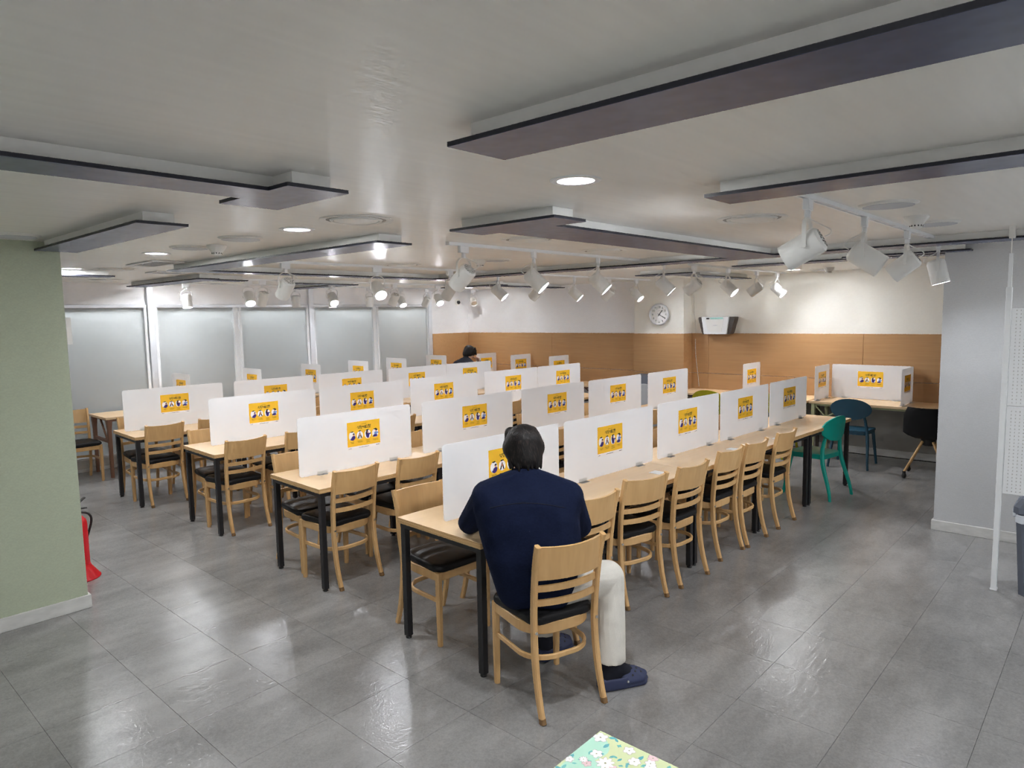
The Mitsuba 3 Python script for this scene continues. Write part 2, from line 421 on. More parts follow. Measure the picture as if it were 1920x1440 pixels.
board([(7.2, 3.78, 7.45, 4.5), (7.3, 3.95, 9.3, 4.15)], 'small T-shaped navy ceiling board in front of the clock pilaster')
board([(7.3, 6.9, 7.55, 8.1), (7.5, 7.15, 9.25, 7.35)], 'far navy ceiling board near the back corner')

# ------------------------------------------------------------------ downlights, diffusers, discs, detectors, hatches
ring_sh = shape(lathe([(0.070, -0.004), (0.094, -0.004), (0.098, 0.0), (0.070, 0.001)], 36), 'white_paint_mat', 40)
dl_mesh = lathe([(0.0, -0.003), (0.071, -0.003), (0.071, 0.0)], 36)
if dl_mesh.face_normals[np.argmax(dl_mesh.area_faces)][2] > 0:
    dl_mesh.invert()
lens_sh = shape(dl_mesh, 'off_white_mat', False)
for x, y, l in ((2.13, 1.59, 'largest lit round downlight, nearest the camera, in front of the longest board'), (2.10, 3.51, 'lit round downlight below the T-shaped ceiling board'),
                (2.05, 5.37, 'lit round downlight near the top right of the green pillar'), (2.02, 7.25, 'lit round downlight at the edge of the green pillar'),
                (3.62, 9.15, 'small lit downlight over the frosted glass near the first column'), (8.55, 8.75, 'small lit downlight by the far white corner'),
                (8.72, 3.17, 'lit downlight over the air cleaner wall'), (0.1, 0.5, 'round downlight out of view above the camera'), (2.15, -0.35, 'round downlight out of view to the right of the camera'), (4.2, -0.45, 'round downlight out of view on the right'), (6.1, -0.5, 'round downlight out of view by the grey wall end'), (0.2, -0.9, 'round downlight out of view behind the camera'), (-0.9, 2.4, 'round downlight out of view far on the left')):
    key = thing('downlight', l, 'ceiling light', 'round downlights')
    put(key, 'ring', ring_sh, place(x, y, ZC))
    put(key, 'lens', {**lens_sh, 'emitter': {'type': 'area', 'radiance': {'type': 'rgb', 'value': list(DOWNLIGHT)}}}, place(x, y, ZC-0.001), label='glowing white lens')
dif_sh = shape(cat_(lathe([(0.150, 0.0), (0.158, -0.005), (0.176, -0.008), (0.186, -0.003), (0.186, 0.0)], 40), lathe([(0.116, -0.002), (0.119, -0.009), (0.128, -0.010), (0.134, -0.002)], 40)), 'off_white_mat', 50)
cone_sh = shape(lathe([(0.0, -0.010), (0.104, -0.010), (0.112, -0.006), (0.108, -0.002), (0.0, -0.002)], 40), 'off_white_mat', 40)
throat_sh = shape(lathe([(0.0, -0.0012), (0.152, -0.0012)], 32), 'grille_mat', False)
for x, y, l in ((2.13, 2.99, 'large round air diffuser left of centre, nearest the T-shaped board'), (3.71, 1.58, 'round air diffuser left of the right-hand spotlights'),
                (3.52, 3.02, 'round air diffuser beside the middle spotlight track, under the ring board corner'), (4.62, 3.18, 'round air diffuser further along the middle track'),
                (2.36, 7.15, 'round air diffuser right of the green pillar'), (4.25, 5.25, 'round air diffuser between the two far tracks'), (2.85, 9.0, 'faint round diffuser near the frosted glass by the pillar')):
    key = thing('air_diffuser', l, 'air vent', 'round air diffusers')
    put(key, 'ring', dif_sh, place(x, y, ZC)); put(key, 'cone', cone_sh, place(x, y, ZC)); put(key, 'throat', throat_sh, place(x, y, ZC))
disc_sh = shape(lathe([(0.0, -0.012), (0.115, -0.012), (0.128, -0.006), (0.132, 0.0)], 40), 'off_white_mat', 40)
cov_sh = shape(lathe([(0.0, -0.0135), (0.112, -0.0135), (0.113, -0.011)], 40), 'pale_grey_mat', False)
for x, y, l in ((2.06, 4.09, 'round grey speaker cover below the second downlight'), (2.05, 4.79, 'round grey speaker cover left of the smoke detector'), (3.72, 0.91, 'larger round grey speaker cover above the right-hand track'),
                (4.76, 0.91, 'round grey speaker cover near the end of the right-hand track'), (4.55, 4.28, 'round speaker cover in the centre of the room'), (1.04, 4.72, 'round cover cut by the left edge above the green pillar'),
                (2.35, 8.3, 'small round cover beside the pillar near the glass'), (4.25, 9.1, 'faint round cover over the frosted glass'), (9.0, 2.95, 'round cover right of the far downlight')):
    key = thing('ceiling_speaker', l, 'speaker', 'round ceiling covers')
    put(key, 'rim', disc_sh, place(x, y, ZC)); put(key, 'grille', cov_sh, place(x, y, ZC))
det_sh = shape(lathe([(0.0, -0.066), (0.024, -0.066), (0.030, -0.060), (0.034, -0.046), (0.062, -0.012), (0.064, 0.0)], 32), 'off_white_mat', 30)
slit_sh = shape(cat_(*[(lambda m, a: (m.apply_translation([0.031, 0, -0.053]), m.apply_transform(trimesh.transformations.rotation_matrix(a, [0, 0, 1])), m)[2])(trimesh.creation.box(extents=[0.004, 0.007, 0.008]), a) for a in np.arange(0, 2*PI, PI/6)]), 'dark_hole_mat', False)
for x, y, l in ((2.14, 4.59, 'smoke detector on the left between two round covers'), (4.34, 0.92, 'smoke detector on the right near the spotlights'), (4.43, 4.38, 'smoke detector in the middle behind the nearest centre spotlight'), (8.7, 2.75, 'smoke detector near the right wall')):
    key = thing('smoke_detector', l, 'smoke detector', 'smoke detectors')
    put(key, 'body', det_sh, place(x, y, ZC)); put(key, 'vent_slots', slit_sh, place(x, y, ZC))


def hatch(x0, x1, y0, y1, label):
    key = thing('ceiling_hatch', label, 'air vent', 'square ceiling grilles')
    f = 0.03
    put(key, 'frame', shape(cat_(bx(x0, x1, y0, y0+f, ZC-0.012, ZC, .003), bx(x0, x1, y1-f, y1, ZC-0.012, ZC, .003), bx(x0, x0+f, y0+f, y1-f, ZC-0.012, ZC, .003), bx(x1-f, x1, y0+f, y1-f, ZC-0.012, ZC, .003)), 'white_paint_mat', False))
    put(key, 'backing', shape(bx(x0+f, x1-f, y0+f, y1-f, ZC-0.003, ZC-0.0005), 'grille_mat', False))
    y = y0 + f + 0.02
    while y < y1 - f:
        put(key, 'slat', shape(bx(x0+f, x1-f, y, y+0.012, ZC-0.009, ZC-0.002), 'pale_grey_mat', False))
        y += 0.04


hatch(2.24, 2.50, 5.96, 6.56, 'square return-air grille next to the tip of the ring board')
hatch(2.74, 3.06, 7.20, 7.5, 'smaller square grille near the frosted glass')

# ------------------------------------------------------------------ track lighting
can_R, can_L = 0.060, 0.175
can_mesh = lathe([(0.0, -0.070), (0.046, -0.070), (can_R-0.002, -0.058), (can_R, -0.045), (can_R, can_L-0.070), (can_R-0.004, can_L-0.070), (can_R-0.006, can_L-0.100), (0.0, can_L-0.100)], 36)
can_sh = shape(can_mesh, 'off_white_mat', 30)
vent_sh = shape(cat_(*[(lambda m, a, r: (m.apply_translation([r*math.cos(a), r*math.sin(a), -0.0703]), m)[1])(trimesh.creation.cylinder(radius=0.0042, height=0.001, sections=8), a, r) for r, k in ((0.016, 6), (0.028, 10), (0.040, 14)) for a in np.arange(k)*2*PI/k]), 'dark_hole_mat', False)
lm = lathe([(0.0, can_L-0.0985), (can_R-0.0065, can_L-0.0985)], 32)
if lm.face_normals[0][2] < 0:
    lm.invert()
face_sh = shape(lm, 'off_white_mat', False)
off_sh = shape(lm, 'chrome_mat', False)
adapter_sh = shape(cat_(bx(-0.045, 0.045, -0.014, 0.014, -0.050, 0.0, 0.003), bx(-0.012, 0.012, -0.012, 0.012, -0.085, -0.05, 0.003)), 'white_paint_mat', False)
yk = curve([(0, 0, -0.085), (0.045, 0, -0.092), (0.068, 0, -0.115), (0.070, 0, -0.16), (0.070, 0, -0.215)], 14)
yoke_sh = shape(cat_(sweep(yk, rprof(0.004, 0.018, 0.001), (0, 1, 0)), sweep(yk*[-1, 1, 1], rprof(0.004, 0.018, 0.001), (0, 1, 0))), 'off_white_mat', 40)
knob_sh = [shape((lambda m, s: (m.apply_transform(trimesh.transformations.rotation_matrix(PI/2, [0, 1, 0])), m.apply_translation([s*0.070, 0, -0.205]), m)[2])(trimesh.creation.cylinder(radius=0.011, height=0.012, sections=16), s), 'off_white_mat', 30) for s in (-1, 1)]
cable_sh = shape(tube(curve([(0.01, 0, -0.06), (0.05, -0.03, -0.10), (0.06, -0.085, -0.135), (0.02, -0.07, -0.165)], 16), 0.0028, 6), 'off_white_mat', True)


def track(x0, x1, y, label):
    key = thing('lighting_track', label, 'lighting track', 'white lighting tracks')
    put(key, 'rail', shape(cat_(bx(x0, x1, y-0.018, y-0.007, ZC-0.020, ZC), bx(x0, x1, y+0.007, y+0.018, ZC-0.020, ZC), bx(x0, x1, y-0.018, y+0.018, ZC-0.004, ZC)), 'white_paint_mat', False))
    put(key, 'end_cap', shape(bx(x1, x1+0.02, y-0.019, y+0.019, ZC-0.022, ZC, 0.002), 'white_paint_mat', False))
    put(key, 'end_cap', shape(bx(x0-0.02, x0, y-0.019, y+0.019, ZC-0.022, ZC, 0.002), 'white_paint_mat', False))


def spotlight(x, y, heading, tilt, lit, label, group='track spotlights'):
    """heading: degrees of the horizontal direction of the beam; tilt: degrees from straight down"""
    key = thing('spotlight', label, 'spotlight', group)
    base = place(x, y, ZC-0.018, heading - 90)           # local +y is the heading
    put(key, 'adapter', adapter_sh, base)
    put(key, 'yoke', yoke_sh, base)
    for q in knob_sh:
        put(key, 'knob', q, base)
    put(key, 'cable', cable_sh, base)
    can = base @ T().translate([0, 0, -0.205]).rotate([1, 0, 0], 180 + tilt)   # lamp axis: local z of the can, turned down
    k = put(key, 'can', can_sh, can)
    put(k, 'vents', vent_sh, can)
    if lit:
        put(key, 'lamp_face', {**face_sh, 'emitter': {'type': 'area', 'radiance': {'type': 'rgb', 'value': list(SPOT)}}}, can, label='glowing round lamp face')
    else:
        put(key, 'lamp_face', off_sh, can, label='unlit lamp face')


def spots(track_name, y, rows_):
    for x, h, t, lit, what in rows_:
        spotlight(x, y, h, t, lit, f'{what} on the {track_name}')


track(3.02, 5.9, 1.09, 'short white lighting track on the right, under the navy board')
spots('right-hand track', 1.09, [(3.15, 98, 62, 1, 'big white spotlight nearest the camera, aimed away to the left,'), (4.0, -80, 55, 0, 'second white spotlight, aimed to the right,'), (4.92, 95, 52, 1, 'third white spotlight, aimed away to the left,'), (5.84, -80, 14, 1, 'last white spotlight, lit and aimed nearly straight down,')])
track(3.22, 6.29, 3.47, 'long white lighting track across the middle of the ceiling')
spots('middle track', 3.47, [(3.35, 95, 50, 1, 'large white spotlight with vented back facing the camera, first'), (4.1, -62, 46, 1, 'bright lit spotlight, second'), (4.96, -62, 46, 1, 'bright lit spotlight, third'), (6.08, -62, 46, 1, 'bright lit spotlight, fourth, above the clock,')])
track(6.6, 9.2, 3.46, 'lighting track continuing towards the right wall')
spots('track before the right wall', 3.46, [(6.69, 95, 55, 1, 'white spotlight aimed away, right of the clock,'), (7.5, -85, 48, 1, 'lit spotlight above the air cleaner'), (8.3, 95, 55, 1, 'white spotlight aimed away, third'), (8.95, -88, 48, 1, 'last lit spotlight')])
track(3.0, 9.1, 5.45, 'far lighting track behind the middle one')
spots('far track', 5.45, [(3.13, 95, 42, 1, 'white spotlight with vented back over the left frosted panes, first'), (4.1, -105, 50, 1, 'glaring lit spotlight facing the camera, second'), (5.05, 95, 42, 1, 'small spotlight aimed away, third'), (5.8, -62, 46, 1, 'lit spotlight, fourth'), (6.5, 95, 50, 1, 'plain-backed spotlight aimed away, fifth'), (7.25, -62, 46, 1, 'lit spotlight, sixth'), (8.05, 95, 50, 1, 'vented spotlight aimed away, seventh'), (8.75, -85, 45, 1, 'last lit spotlight, left of the clock,')])
track(4.05, 7.4, 8.05, 'track near the frosted glass')
spots('track near the frosted glass', 8.05, [(4.12, -105, 40, 1, 'lit spotlight, first from the left'), (4.3, 95, 25, 1, 'spotlight aimed down at the glass beside the first'), (5.3, -105, 45, 1, 'lit spotlight, middle'), (6.35, 95, 35, 1, 'spotlight aimed away, right of the middle'), (7.2, -105, 45, 1, 'last lit spotlight')])
track(3.75, 9.2, 9.2, 'farthest lighting track along the frosted glass')
spots('farthest track along the glass', 9.2, [(3.85, -90, 12, 1, 'lit spotlight hanging straight down, first'), (5.43, -90, 2, 0, 'unlit spotlight hanging straight down, second'), (6.05, -90, 5, 1, 'lit spotlight hanging straight down, third'), (6.75, 90, 2, 0, 'unlit spotlight hanging straight down, fourth'), (7.4, -100, 40, 1, 'small lit spotlight, fifth'), (7.96, 95, 35, 0, 'small spotlight aimed away by the white corner column'), (9.1, -120, 60, 0, 'small spotlight in the far corner')])

# ------------------------------------------------------------------ dining tables
def table_meshes(L, W=0.70):
    top = shape(bx(0.0008, L-0.0008, 0, W, TH-0.032, TH, 0.0012), 'maple_top_mat', False)
    ap = cat_(bx(0.012, L-0.012, 0.012, 0.037, TH-0.060, TH-0.0325), bx(0.012, L-0.012, W-0.037, W-0.012, TH-0.060, TH-0.0325), bx(0.012, 0.037, 0.037, W-0.037, TH-0.060, TH-0.0325), bx(L-0.037, L-0.012, 0.037, W-0.037, TH-0.060, TH-0.0325))
    edge = cat_(bx(0.0005, L-0.0005, -0.0012, 0.0, TH-0.031, TH-0.0012), bx(0.0005, L-0.0005, W, W+0.0012, TH-0.031, TH-0.0012), bx(-0.0006, 0.0007, 0, W, TH-0.031, TH-0.0012), bx(L-0.0007, L+0.0006, 0, W, TH-0.031, TH-0.0012))
    return top, shape(edge, 'ply_edge_mat', False), shape(ap, 'black_steel_mat', False)


leg_sh = shape(bx(-0.019, 0.019, -0.019, 0.019, 0.014, TH-0.034, 0.003), 'black_steel_mat', False)
foot_sh = shape(lathe([(0.0, 0.0), (0.017, 0.0), (0.018, 0.005), (0.014, 0.009), (0.010, 0.016)], 16), 'black_steel_mat', 30)
ROWN = {'A': 'nearest row', 'B': 'second row', 'C': 'third row', 'D': 'fourth row'}
ORD = ['first', 'second', 'third', 'fourth', 'fifth']
ROWS = {'A': (2.268, 2.474, 1.0635), 'B': (2.300, 4.092, 1.088), 'C': (2.322, 5.858, 1.10), 'D': (2.166, 7.385, 1.07)}
for r, (x0, y0, L) in ROWS.items():
    top, edge, ap = table_meshes(L)
    for k in range(5):
        key = thing('dining_table', f'maple-topped table on black steel legs, {ORD[k]} from the near end of the {ROWN[r]}', 'table', f'dining tables in the {ROWN[r]}')
        dx = x0 + k*L
        dy = y0 + (-0.006 if (r == 'A' and k == 4) else 0)
        tw = inrow(dx, dy)
        t = put(key, 'tabletop', top, tw)
        put(t, 'edge', edge, tw)
        put(key, 'frame', ap, tw)
        for lx in (0.031, L-0.031):
            for ly in (0.031, 0.669):
                lk = put(key, 'leg', leg_sh, inrow(dx+lx, dy+ly))
                put(lk, 'foot', foot_sh, inrow(dx+lx, dy+ly))

# ------------------------------------------------------------------ the yellow etiquette poster (flat print, a colour per vertex)
HANGUL = [
    [[(.28, .95), (.22, .72), (.03, .50)], [(.27, .80), (.50, .50)], [(.80, 1), (.80, .42)], [(.20, .30), (.80, .30), (.80, 0)]],
    [[(.52, .92), (.10, .92), (.10, .55), (.56, .55)], [(.78, 1), (.78, .42)], [(.78, .72), (1, .72)], 'o.48,.17,.22,.16'],
    ['o.24,.52,.20,.27', [(.50, .52), (.68, .52)], [(.68, .95), (.68, .05)], [(.92, 1), (.92, 0)]],
    [[(.60, .86), (.10, .86), (.10, .14), (.62, .14)], [(.10, .5), (.56, .5)], [(.86, 1), (.86, 0)]],
    [[(.06, .94), (.46, .94), (.42, .70), (.14, .46)], [(.08, .74), (.43, .74)], [(.48, .66), (.66, .66)], [(.66, .97), (.66, .42)], [(.90, 1), (.90, .40)], [(.50, .36), (.42, .18), (.14, 0)], [(.47, .24), (.86, 0)]]]


def hangul(x, y, h, pitch, w=0.165):
    out = []
    for k, g in enumerate(HANGUL):
        for s in g:
            if isinstance(s, str):
                cx, cy, rx, ry = map(float, s[1:].split(','))
                e = affinity.scale(Point(0, 0).buffer(1), rx, ry)
                e = e.difference(affinity.scale(Point(0, 0).buffer(1), rx-w*0.85, ry-w*0.85))
                e = affinity.translate(e, cx, cy)
            else:
                e = LineString(s).buffer(w/2, cap_style=2, join_style=2)
            out.append(affinity.affine_transform(e, [h*0.92, 0, 0, h, x + k*pitch, y]))
    return unary_union(out)


def ell(cx, cy, rx, ry, rot=0):
    return affinity.translate(affinity.rotate(affinity.scale(Point(0, 0).buffer(1, 10), rx, ry), rot), cx, cy)


def poster_layers():
    W, H = 0.297, 0.210
    yel, wht, blk, nvy, blu, skin, ink = (240, 190, 48), (244, 240, 240), (26, 22, 24), (52, 38, 116), (110, 140, 205), (226, 150, 120), (150, 112, 30)
    L = [(sbox(0, 0, W, H), wht), (sbox(0.0015, 0.020, W-0.0015, H-0.0015), yel)]
    L.append((hangul(0.090, 0.150, 0.0260, 0.0245), blk))
    L.append((sbox(0.125, 0.184, 0.172, 0.1865), ink))
    xs = [0.043, 0.112, 0.182, 0.252]
    L.append((unary_union([ell(x, 0.102, 0.029, 0.034 if k != 1 else 0.030) for k, x in enumerate(xs)]), wht))
    L.append((unary_union([affinity.rotate(sbox(x-0.012, 0.130, x+0.011, 0.138), 8) for x in xs]), blk))
    # first: a diner bent forward; second: long hair, eating; third: a seated talker with hand out; fourth: one passing a dish
    L.append((unary_union([ell(0.053, 0.086, 0.015, 0.021, -45), ell(0.046, 0.078, 0.018, 0.009), ell(0.182, 0.094, 0.015, 0.024, 10), LineString([(0.186, 0.098), (0.207, 0.106)]).buffer(0.005), ell(0.253, 0.082, 0.018, 0.011), ell(0.243, 0.078, 0.015, 0.006)]), nvy))
    L.append((unary_union([ell(0.057, 0.115, 0.009, 0.008), Polygon([(0.112, 0.126), (0.131, 0.080), (0.121, 0.079), (0.112, 0.104), (0.103, 0.079), (0.092, 0.080)]), ell(0.178, 0.122, 0.009, 0.009), ell(0.170, 0.110, 0.006, 0.013), ell(0.262, 0.126, 0.010, 0.009), Polygon([(0.228, 0.076), (0.236, 0.090), (0.248, 0.080)])]), blk))
    L.append((unary_union([ell(0.057, 0.107, 0.006, 0.006), ell(0.112, 0.105, 0.006, 0.008), ell(0.183, 0.117, 0.005, 0.006), ell(0.258, 0.117, 0.005, 0.006), LineString([(0.272, 0.103), (0.288, 0.108)]).buffer(0.0025)]), skin))
    L.append((unary_union([ell(0.256, 0.102, 0.014, 0.012), LineString([(0.262, 0.104), (0.276, 0.102)]).buffer(0.005)]), blu))
    small = []
    for k, x in enumerate(xs):
        for q in range(3 if k == 2 else 2):
            w = (0.018, 0.024, 0.019, 0.025)[k] - 0.004*(q % 2)
            small.append(sbox(x-w, 0.055-0.009*q, x+w, 0.058-0.009*q))
    L.append((unary_union(small), ink))
    L.append((unary_union([sbox(0.008, 0.007, 0.035, 0.0095), sbox(0.10, 0.007, 0.19, 0.010), sbox(0.255, 0.007, 0.288, 0.011)]), (90, 88, 96)))
    return L


pm, pc = printed(poster_layers())
pv = pm[0] - [0.1485, 0.105, 0]
pv = np.column_stack([pv[:, 0], -pv[:, 2], pv[:, 1]])      # upright, in the xz plane, facing -y
poster_sh = mikit.ply((pv, pm[1]), 'print_mat', False, color=pc)

# ------------------------------------------------------------------ desk dividers
def rounded(w, h, r):
    return sbox(0, 0, w, h).buffer(-r).buffer(r, 8)


def divider_panel(w, h=0.432, t=0.004):
    m = trimesh.creation.extrude_polygon(rounded(w, h, 0.022), t, engine='earcut')
    v = m.vertices
    m = trimesh.Trimesh(np.column_stack([v[:, 0], t/2 - v[:, 2], v[:, 1]]), m.faces[:, ::-1], process=False)
    m.fix_normals()
    return shape(m, 'panel_mat', False)


_fp = [(-0.055, 0.006), (0.055, 0.006), (0.055, 0.018), (-0.055, 0.018)]
foot_clear = cat_(bx(-0.040, 0.040, -0.034, 0.034, 0.0, 0.0025, 0.0005), bx(-0.040, 0.040, -0.0055, -0.0030, 0.0025, 0.026, 0.0005), bx(-0.040, 0.040, 0.0030, 0.0055, 0.0025, 0.026, 0.0005))
scene['acrylic_mat'] = {'type': 'principledthin', 'base_color': {'type': 'rgb', 'value': [0.93, 0.92, 0.90]}, 'roughness': 0.15, 'spec_trans': 0.0, 'eta': 1.4, 'diff_trans': 1.7}
footc_sh = shape(foot_clear, 'acrylic_mat', False)
pan_cache = {}


def divider(tw, w, label, px=0.5, group=None, pz=0.245, feet=True, flip=False):
    """tw: the near bottom corner of the panel on the table; the panel runs along local x and shows its poster to local -y"""
    key = thing('desk_divider', label, 'divider', group)
    wk = round(w, 2)
    if wk not in pan_cache:
        pan_cache[wk] = divider_panel(wk)
    lift = tw @ T().translate([0, 0, 0.0035])
    put(key, 'panel', pan_cache[wk], lift)
    if px is not None:
        p = lift @ T().translate([px*wk, -0.0026, pz])
        if flip:
            p = lift @ T().translate([px*wk, 0.0026, pz]).rotate([0, 0, 1], 180)
        put(key, 'poster', poster_sh, p, label='yellow dining etiquette poster with four round pictures')
    if feet:
        for fx in (0.18*wk, 0.82*wk):
            put(key, 'clear_foot', footc_sh, tw @ T().translate([fx, 0, 0.0004]), label='clear acrylic foot')
    return key


DIV = {'A': (2.884, [(2.374, 3.355, 2.87), (3.411, 4.464, 3.915), (4.529, 5.500, 4.98), (5.506, 6.464, 5.98), (6.531, 7.443, 7.0)]),
       'B': (4.490, [(2.373, 3.375, 2.925), (3.494, 4.565, 4.085), (4.690, 5.645, 5.21), (5.719, 6.697, 6.245), (6.844, 7.74, 7.31)]),
       'C': (6.290, [(2.470, 3.544, 2.99), (3.586, 4.637, 4.095), (4.738, 5.783, 5.235), (5.900, 6.890, 6.42), (6.896, 7.82, 7.43)]),
       'D': (7.840, [(2.208, 3.244, 2.72), (3.381, 4.394, 3.89), (4.471, 5.443, 4.955), (5.542, 6.572, 6.03), (6.578, 7.50, 7.055)])}
for r, (y, ds) in DIV.items():
    for k, (a, b, p) in enumerate(ds):
        what = f'white desk divider with yellow poster, {ORD[k]} from the near end of the {ROWN[r]}'
        if r == 'A' and k == 0:
            what = 'white desk divider in front of the seated man, its poster half hidden by his head'
        yy = y - (0.014 if (r == 'A' and k == 3) else 0)
        divider(inrow(a, yy, TH), b-a, what, (p-a)/(b-a), f'desk dividers in the {ROWN[r]}')

# small dividers standing crosswise on the wall tables
ZT2 = 0.735
for k, (x, l) in enumerate(((3.77, 'first from the left'), (4.76, 'second from the left'), (5.71, 'third, before the middle column'), (6.58, 'fourth'), (7.36, 'fifth'), (8.27, 'last, left of the far person'))):
    divider(place(x, 9.07, ZT2, 90), 0.55, f'small crosswise divider on the tables along the frosted glass, {l}', 0.5, 'crosswise dividers along the frosted glass', flip=True)
for y, l in ((8.89, 'right of the far person'), (8.04, 'in the middle'), (7.18, 'rightmost')):
    divider(place(8.84, y, ZT2, 0), 0.53, f'small divider on the back wall table, {l}', 0.5, 'dividers on the back wall table')
divider(place(8.84, 3.85, TH, 0), 0.56, 'narrow divider standing alone on the right wall counter', 0.5)
divider(place(8.86, 2.93, TH, 0), 0.54, 'left side panel of the booth on the right wall counter', 0.5)
divider(place(8.86, 1.965, TH, 0), 0.56, 'right side panel of the booth on the right wall counter', 0.5)
divider(place(9.42, 2.90, TH, -90), 0.92, 'wide rear panel of the booth on the right wall counter', 0.5, flip=False)

# paper stickers lying on the nearest table row
for k, (x, y) in enumerate(((4.163, 2.653), (5.291, 2.637), (5.974, 2.555), (3.09, 2.64))):
    single('paper_sticker', shape(trimesh.convex.convex_hull(np.array([(sx*a, sy*b, z) for sx in (-1, 1) for sy in (-1, 1) for a, b in ((0.045, 0.038), (0.038, 0.045)) for z in (0, 0.0008)])), 'paper_mat', False), f'small white paper sticker on the nearest table row, {["before the second seam", "in the middle", "towards the far end", "behind the seated man"][k]}', 'sticker', inrow(x, y, TH+0.0002))

# ------------------------------------------------------------------ wooden dining chair
SEAT = 0.435


def hoop(hw, yb, yf, z, prof, rc=0.13, n=10):
    """a bentwood hoop open at the front: up one side, round the back, down the other"""
    pts = [(-hw, yf), (-hw, yb+rc)]
    for a in np.linspace(PI, 1.5*PI, n)[1:]:
        pts.append((-hw+rc + rc*math.cos(a), yb+rc + rc*math.sin(a)))
    for a in np.linspace(1.5*PI, 2*PI, n):
        pts.append((hw-rc + rc*math.cos(a), yb+rc + rc*math.sin(a)))
    pts.append((hw, yf))
    P = np.array([(x*(1.0 if y > 0.2 else 1.0), y, z) for x, y in pts])
    return sweep(P, prof)


def bowed(hw, y, z0, z1, sag, t=0.014, n=13, ytop=0.0, crown=0.0):
    """a back rail between the posts, bowed backwards by sag"""
    xs = np.linspace(-hw, hw, n)
    V, F = [], []
    for x in xs:
        s = sag*(1 - (x/hw)**2)
        cz = crown*(1 - (x/hw)**2)
        for (dy, z, dt) in ((0, z0, ytop*0), (0, z1 - cz, ytop), (t, z1 - cz, ytop), (t, z0, ytop*0)):
            V.append((x, y - s - dt + dy - t/2, z))
    for i in range(n-1):
        for j in range(4):
            a, b = i*4+j, i*4+(j+1) % 4
            F += [[a, b, b+4], [a, b+4, a+4]]
    F += [[0, 1, 2], [0, 2, 3], [(n-1)*4, (n-1)*4+2, (n-1)*4+1], [(n-1)*4, (n-1)*4+3, (n-1)*4+2]]
    m = trimesh.Trimesh(V, F, process=False)
    m.fix_normals()
    return m


PX = 0.172
def post_y(z):
    return float(np.interp(z, [0, 0.10, 0.22, 0.36, 0.46, 0.60, 0.72, 0.83], [-0.020, 0.012, 0.038, 0.052, 0.052, 0.040, 0.022, -0.006]))


def post_mesh(s):
    zs = np.linspace(0, 0.832, 22)
    from scipy.interpolate import CubicSpline
    ys = CubicSpline([0, 0.10, 0.22, 0.36, 0.46, 0.60, 0.72, 0.832], [-0.020, 0.012, 0.038, 0.052, 0.052, 0.040, 0.022, -0.006])(zs)
    xs = np.interp(zs, [0, 0.4, 0.832], [0.174, 0.170, 0.180])*s
    sc = np.interp(zs, [0, 0.25, 0.832], [0.88, 1.0, 0.92])
    return sweep(np.column_stack([xs, ys, zs]), rprof(0.027, 0.036, 0.006), (0, 1, 0), scale=sc)


def seat_mesh():
    P = sbox(-0.205, 0.035, 0.205, 0.435).buffer(-0.0)
    P = Polygon([(-0.175, 0.050), (0.175, 0.050), (0.205, 0.435), (-0.205, 0.435)])
    P = P.buffer(-0.06).buffer(0.06, 8)
    r = np.array(P.exterior.coords)[:-1]
    c = r.mean(0)
    rings = [(0.96, SEAT-0.006), (1.0, SEAT+0.004), (1.0, SEAT+0.020), (0.975, SEAT+0.032), (0.90, SEAT+0.040), (0.6, SEAT+0.045), (0.25, SEAT+0.046)]
    V = np.vstack([np.column_stack([c + (r-c)*k, np.full(len(r), z)]) for k, z in rings] + [[[*c, SEAT+0.046]], [[*c, SEAT-0.006]]])
    n = len(r)
    F = []
    for i in range(len(rings)-1):
        for j in range(n):
            a, b = i*n+j, i*n+(j+1) % n
            F += [[a, b, b+n], [a, b+n, a+n]]
    top = (len(rings)-1)*n
    for j in range(n):
        F += [[top+j, top+(j+1) % n, len(rings)*n], [(j+1) % n, j, len(rings)*n+1]]
    m = trimesh.Trimesh(V, F, process=False)
    m.fix_normals()
    return m


fl = lambda s: sweep(np.array([(0.180*s, 0.408, z) for z in (0, 0.2, SEAT-0.005)]), rprof(0.034, 0.034, 0.007), (0, 1, 0), scale=[0.78, 0.95, 1.0])
CH = {
    'seat': [shape(seat_mesh(), 'black_vinyl_mat', 40)],
    'seat_frame': [shape(cat_(hoop(0.182, 0.060, 0.405, SEAT-0.030, rprof(0.019, 0.054, 0.004)), bx(-0.165, 0.165, 0.398, 0.418, SEAT-0.056, SEAT-0.006, 0.003)), 'chair_wood_mat', 35)],
    'stretcher': [shape(hoop(0.178, 0.058, 0.402, 0.262, rprof(0.016, 0.026, 0.004)), 'chair_wood_mat', 35)],
    'leg': [shape(post_mesh(-1), 'chair_wood_mat', 35), shape(post_mesh(1), 'chair_wood_mat', 35), shape(fl(-1), 'chair_wood_mat', 35), shape(fl(1), 'chair_wood_mat', 35)],
    'crest_rail': [shape(bowed(0.172, 0.024, 0.664, 0.826, 0.040, 0.016, 15, 0.022, 0.006), 'chair_wood_mat', 35)],
    'slat': [shape(bowed(0.170, 0.040, 0.602, 0.632, 0.034, 0.013), 'chair_wood_mat', 35), shape(bowed(0.170, 0.048, 0.532, 0.562, 0.034, 0.013), 'chair_wood_mat', 35)],
    'bolt': [shape((lambda m: (m.apply_transform(trimesh.transformations.rotation_matrix(PI/2, [1, 0, 0])), m.apply_translation([s*0.170, post_y(0.41)-0.020, 0.410]), m)[2])(trimesh.creation.cylinder(radius=0.007, height=0.006, sections=12)), 'chrome_mat', 30) for s in (-1, 1)],
}
